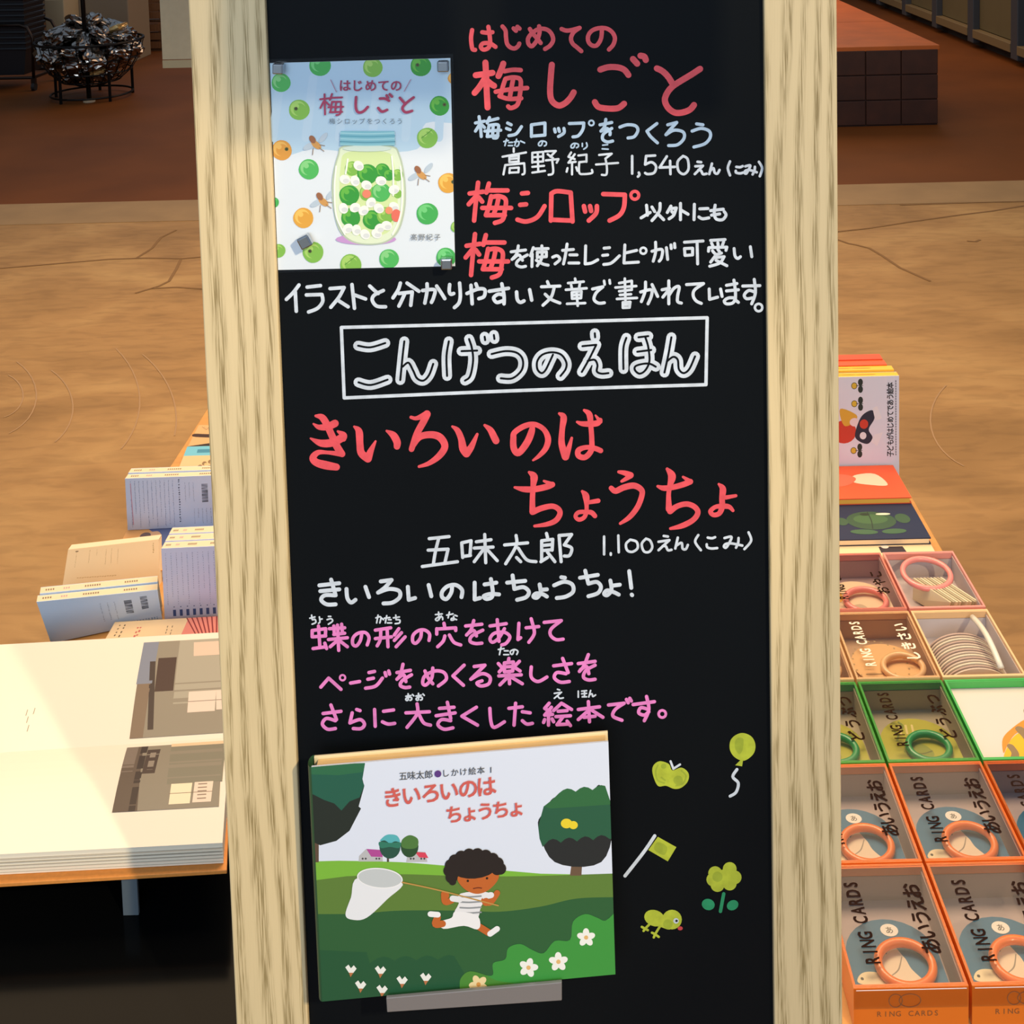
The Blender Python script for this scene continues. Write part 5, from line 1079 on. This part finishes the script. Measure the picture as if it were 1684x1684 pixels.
# near upright trio on the right
q = vq((271, 1019), (380, 1012), 902, 897, zb_); b_top = q
def art_b(a):
    cols(a, .06, .94, 12, .07, .80, '#5f6f9c', .0075, 12, .028); a.k += 2
    for k in range(9): x = .13+.1*k; a.poly([(x, .87), (x+.045, .87), (x+.045, .96), (x, .96)], '#42588c'); a.disc(x+.02, .83, .01, '#5f6f9c', .008)
up_book('paperback', q, .0175, '#d8daf0', CRM, 'lilac-white paperback full of text columns, front one of the trio by the left post', art_b, spine_art=sp_marks)
for k, l in ((1, 'middle paperback of the trio by the left oak post, cream spine showing'), (2, 'rear paperback of the trio by the left oak post, cream spine showing')):
    d = Vector((.0, .018*k, 0)); up_book('paperback', [p+d+(Vector((0, 0, .001*k)) if i < 2 else Vector()) for i, p in enumerate(q)], .0175, '#d8daf0', CRM, l, spine_art=sp_marks)
# near left pair, turned a little, front cover bowed
q = vq((84, 1058), (267, 1019), 990, 970, zb_)
pl_ = on_plane(q[3], (q[2]-q[3]).cross(Vector((0, 0, 1)))); q[0] = pl_(60, 990, 0); q[1] = pl_(259, 970, 0)
dv = Vector((q[1].y-q[0].y, -(q[1].x-q[0].x), 0)).normalized()*-1
def art_a(a):
    cols(a, .50, .62, 3, .22, .72, '#6b7fa0', .007, 21, .04); bars(a, .70, .22, .765, .62, 12, 5); bars(a, .84, .16, .90, .56, 12, 9); cols(a, .68, .96, 12, .86, .94, '#6b9ac0', .01, 4, .05)
up_book('paperback', q, .0165, '#cddff2', CRM, 'upright sky-blue paperback with two barcodes at the left table edge', art_a, dirv=dv, spine_art=sp_marks)
up_book('paperback', [q[0]+dv*.018+Vector((.003, 0, .002)), q[1]+dv*.018+Vector((0, 0, .002)), q[2]+dv*.018, q[3]+dv*.018], .0165, '#cddff2', CRM, 'paperback just behind the one with two barcodes, cream spine showing', dirv=dv, spine_art=sp_marks)
# reclining cream book behind the pair
yb0 = q[3].y+.075
Q = [atY(112, 904, yb0+.06), atY(261, 887, yb0+.10), atY(262, 975, yb0+.055), atY(100, 982, yb0+.012)]
pl_ = on_plane(Q[3], (Q[1]-Q[3]).cross(Q[2]-Q[3])); Q[0] = pl_(112, 904, 0)
def art_c(a):
    for x, y, h in ((.10, .08, .3), (.24, .06, .25), (.32, .06, .12), (.42, .08, .3), (.48, .08, .3), (.55, .1, .28)): cols(a, x, x, 1, y, y+h, '#b08a50', .006, int(x*99), .025)
    a.disc(.10, .06, .018, '#7a5a34', .012)
    for k in range(16): a.stroke([(.14+.026*k, .62+.004*(k % 3)), (.15+.026*k, .62)], .012, '#c79a5c')
    cols(a, .94, .94, 1, .06, .24, '#b08a50', .012, 3)
up_book('paperback', Q, .014, '#f2cf9c', CRM, 'cream paperback reclining behind the sky-blue pair, faint print on its cover', art_c)
def a_sun(a):
    a.poly([(.62, 0), (1, 0), (1, 1), (.55, 1)], '#e88d7c'); 
    for k in range(12):
        t = math.pi*(.52+.5*k/11); a.stroke([(.84, 1.4), (.84+.6*math.cos(t), 1.4-1.3*math.sin(t)*1.05)], .010, '#8e2f2c')
    cols(a, .06, .10, 2, .1, .8, '#6a5a44', .012, 31, .09); cols(a, .22, .24, 2, .2, .6, '#c8605a', .016, 32, .1); cols(a, .46, .5, 2, .2, .7, '#8a7a62', .008, 33, .09)
def a_sun2(a):
    a.quad = [(0, 0), (1, 0), (1, 1), (0, 1)]
    a.poly([(.62, 0), (1, 0), (1, 1), (.55, 1)], '#e88d7c')
    for k in range(11):
        x = .60+.042*k; a.poly([(x, 0), (x+.012, 0), (.80+.012*k, 1), (.79+.012*k, 1)], '#8e2f2c')
    cols(a, .06, .10, 2, .1, .6, '#6a5a44', .012, 31, .09); cols(a, .22, .24, 2, .2, .5, '#c8605a', .016, 32, .1); cols(a, .46, .5, 2, .2, .6, '#8a7a62', .008, 33, .09)
fb('paperback', ((189, 1023), (384, 1012), (386, 1075), (158, 1078)), TT+.014, .0135, '#ecd0a4', 'flat cream book with a red sunburst corner lying before the upright paperbacks', a_sun2)
bpy.data.objects.remove(_fo)
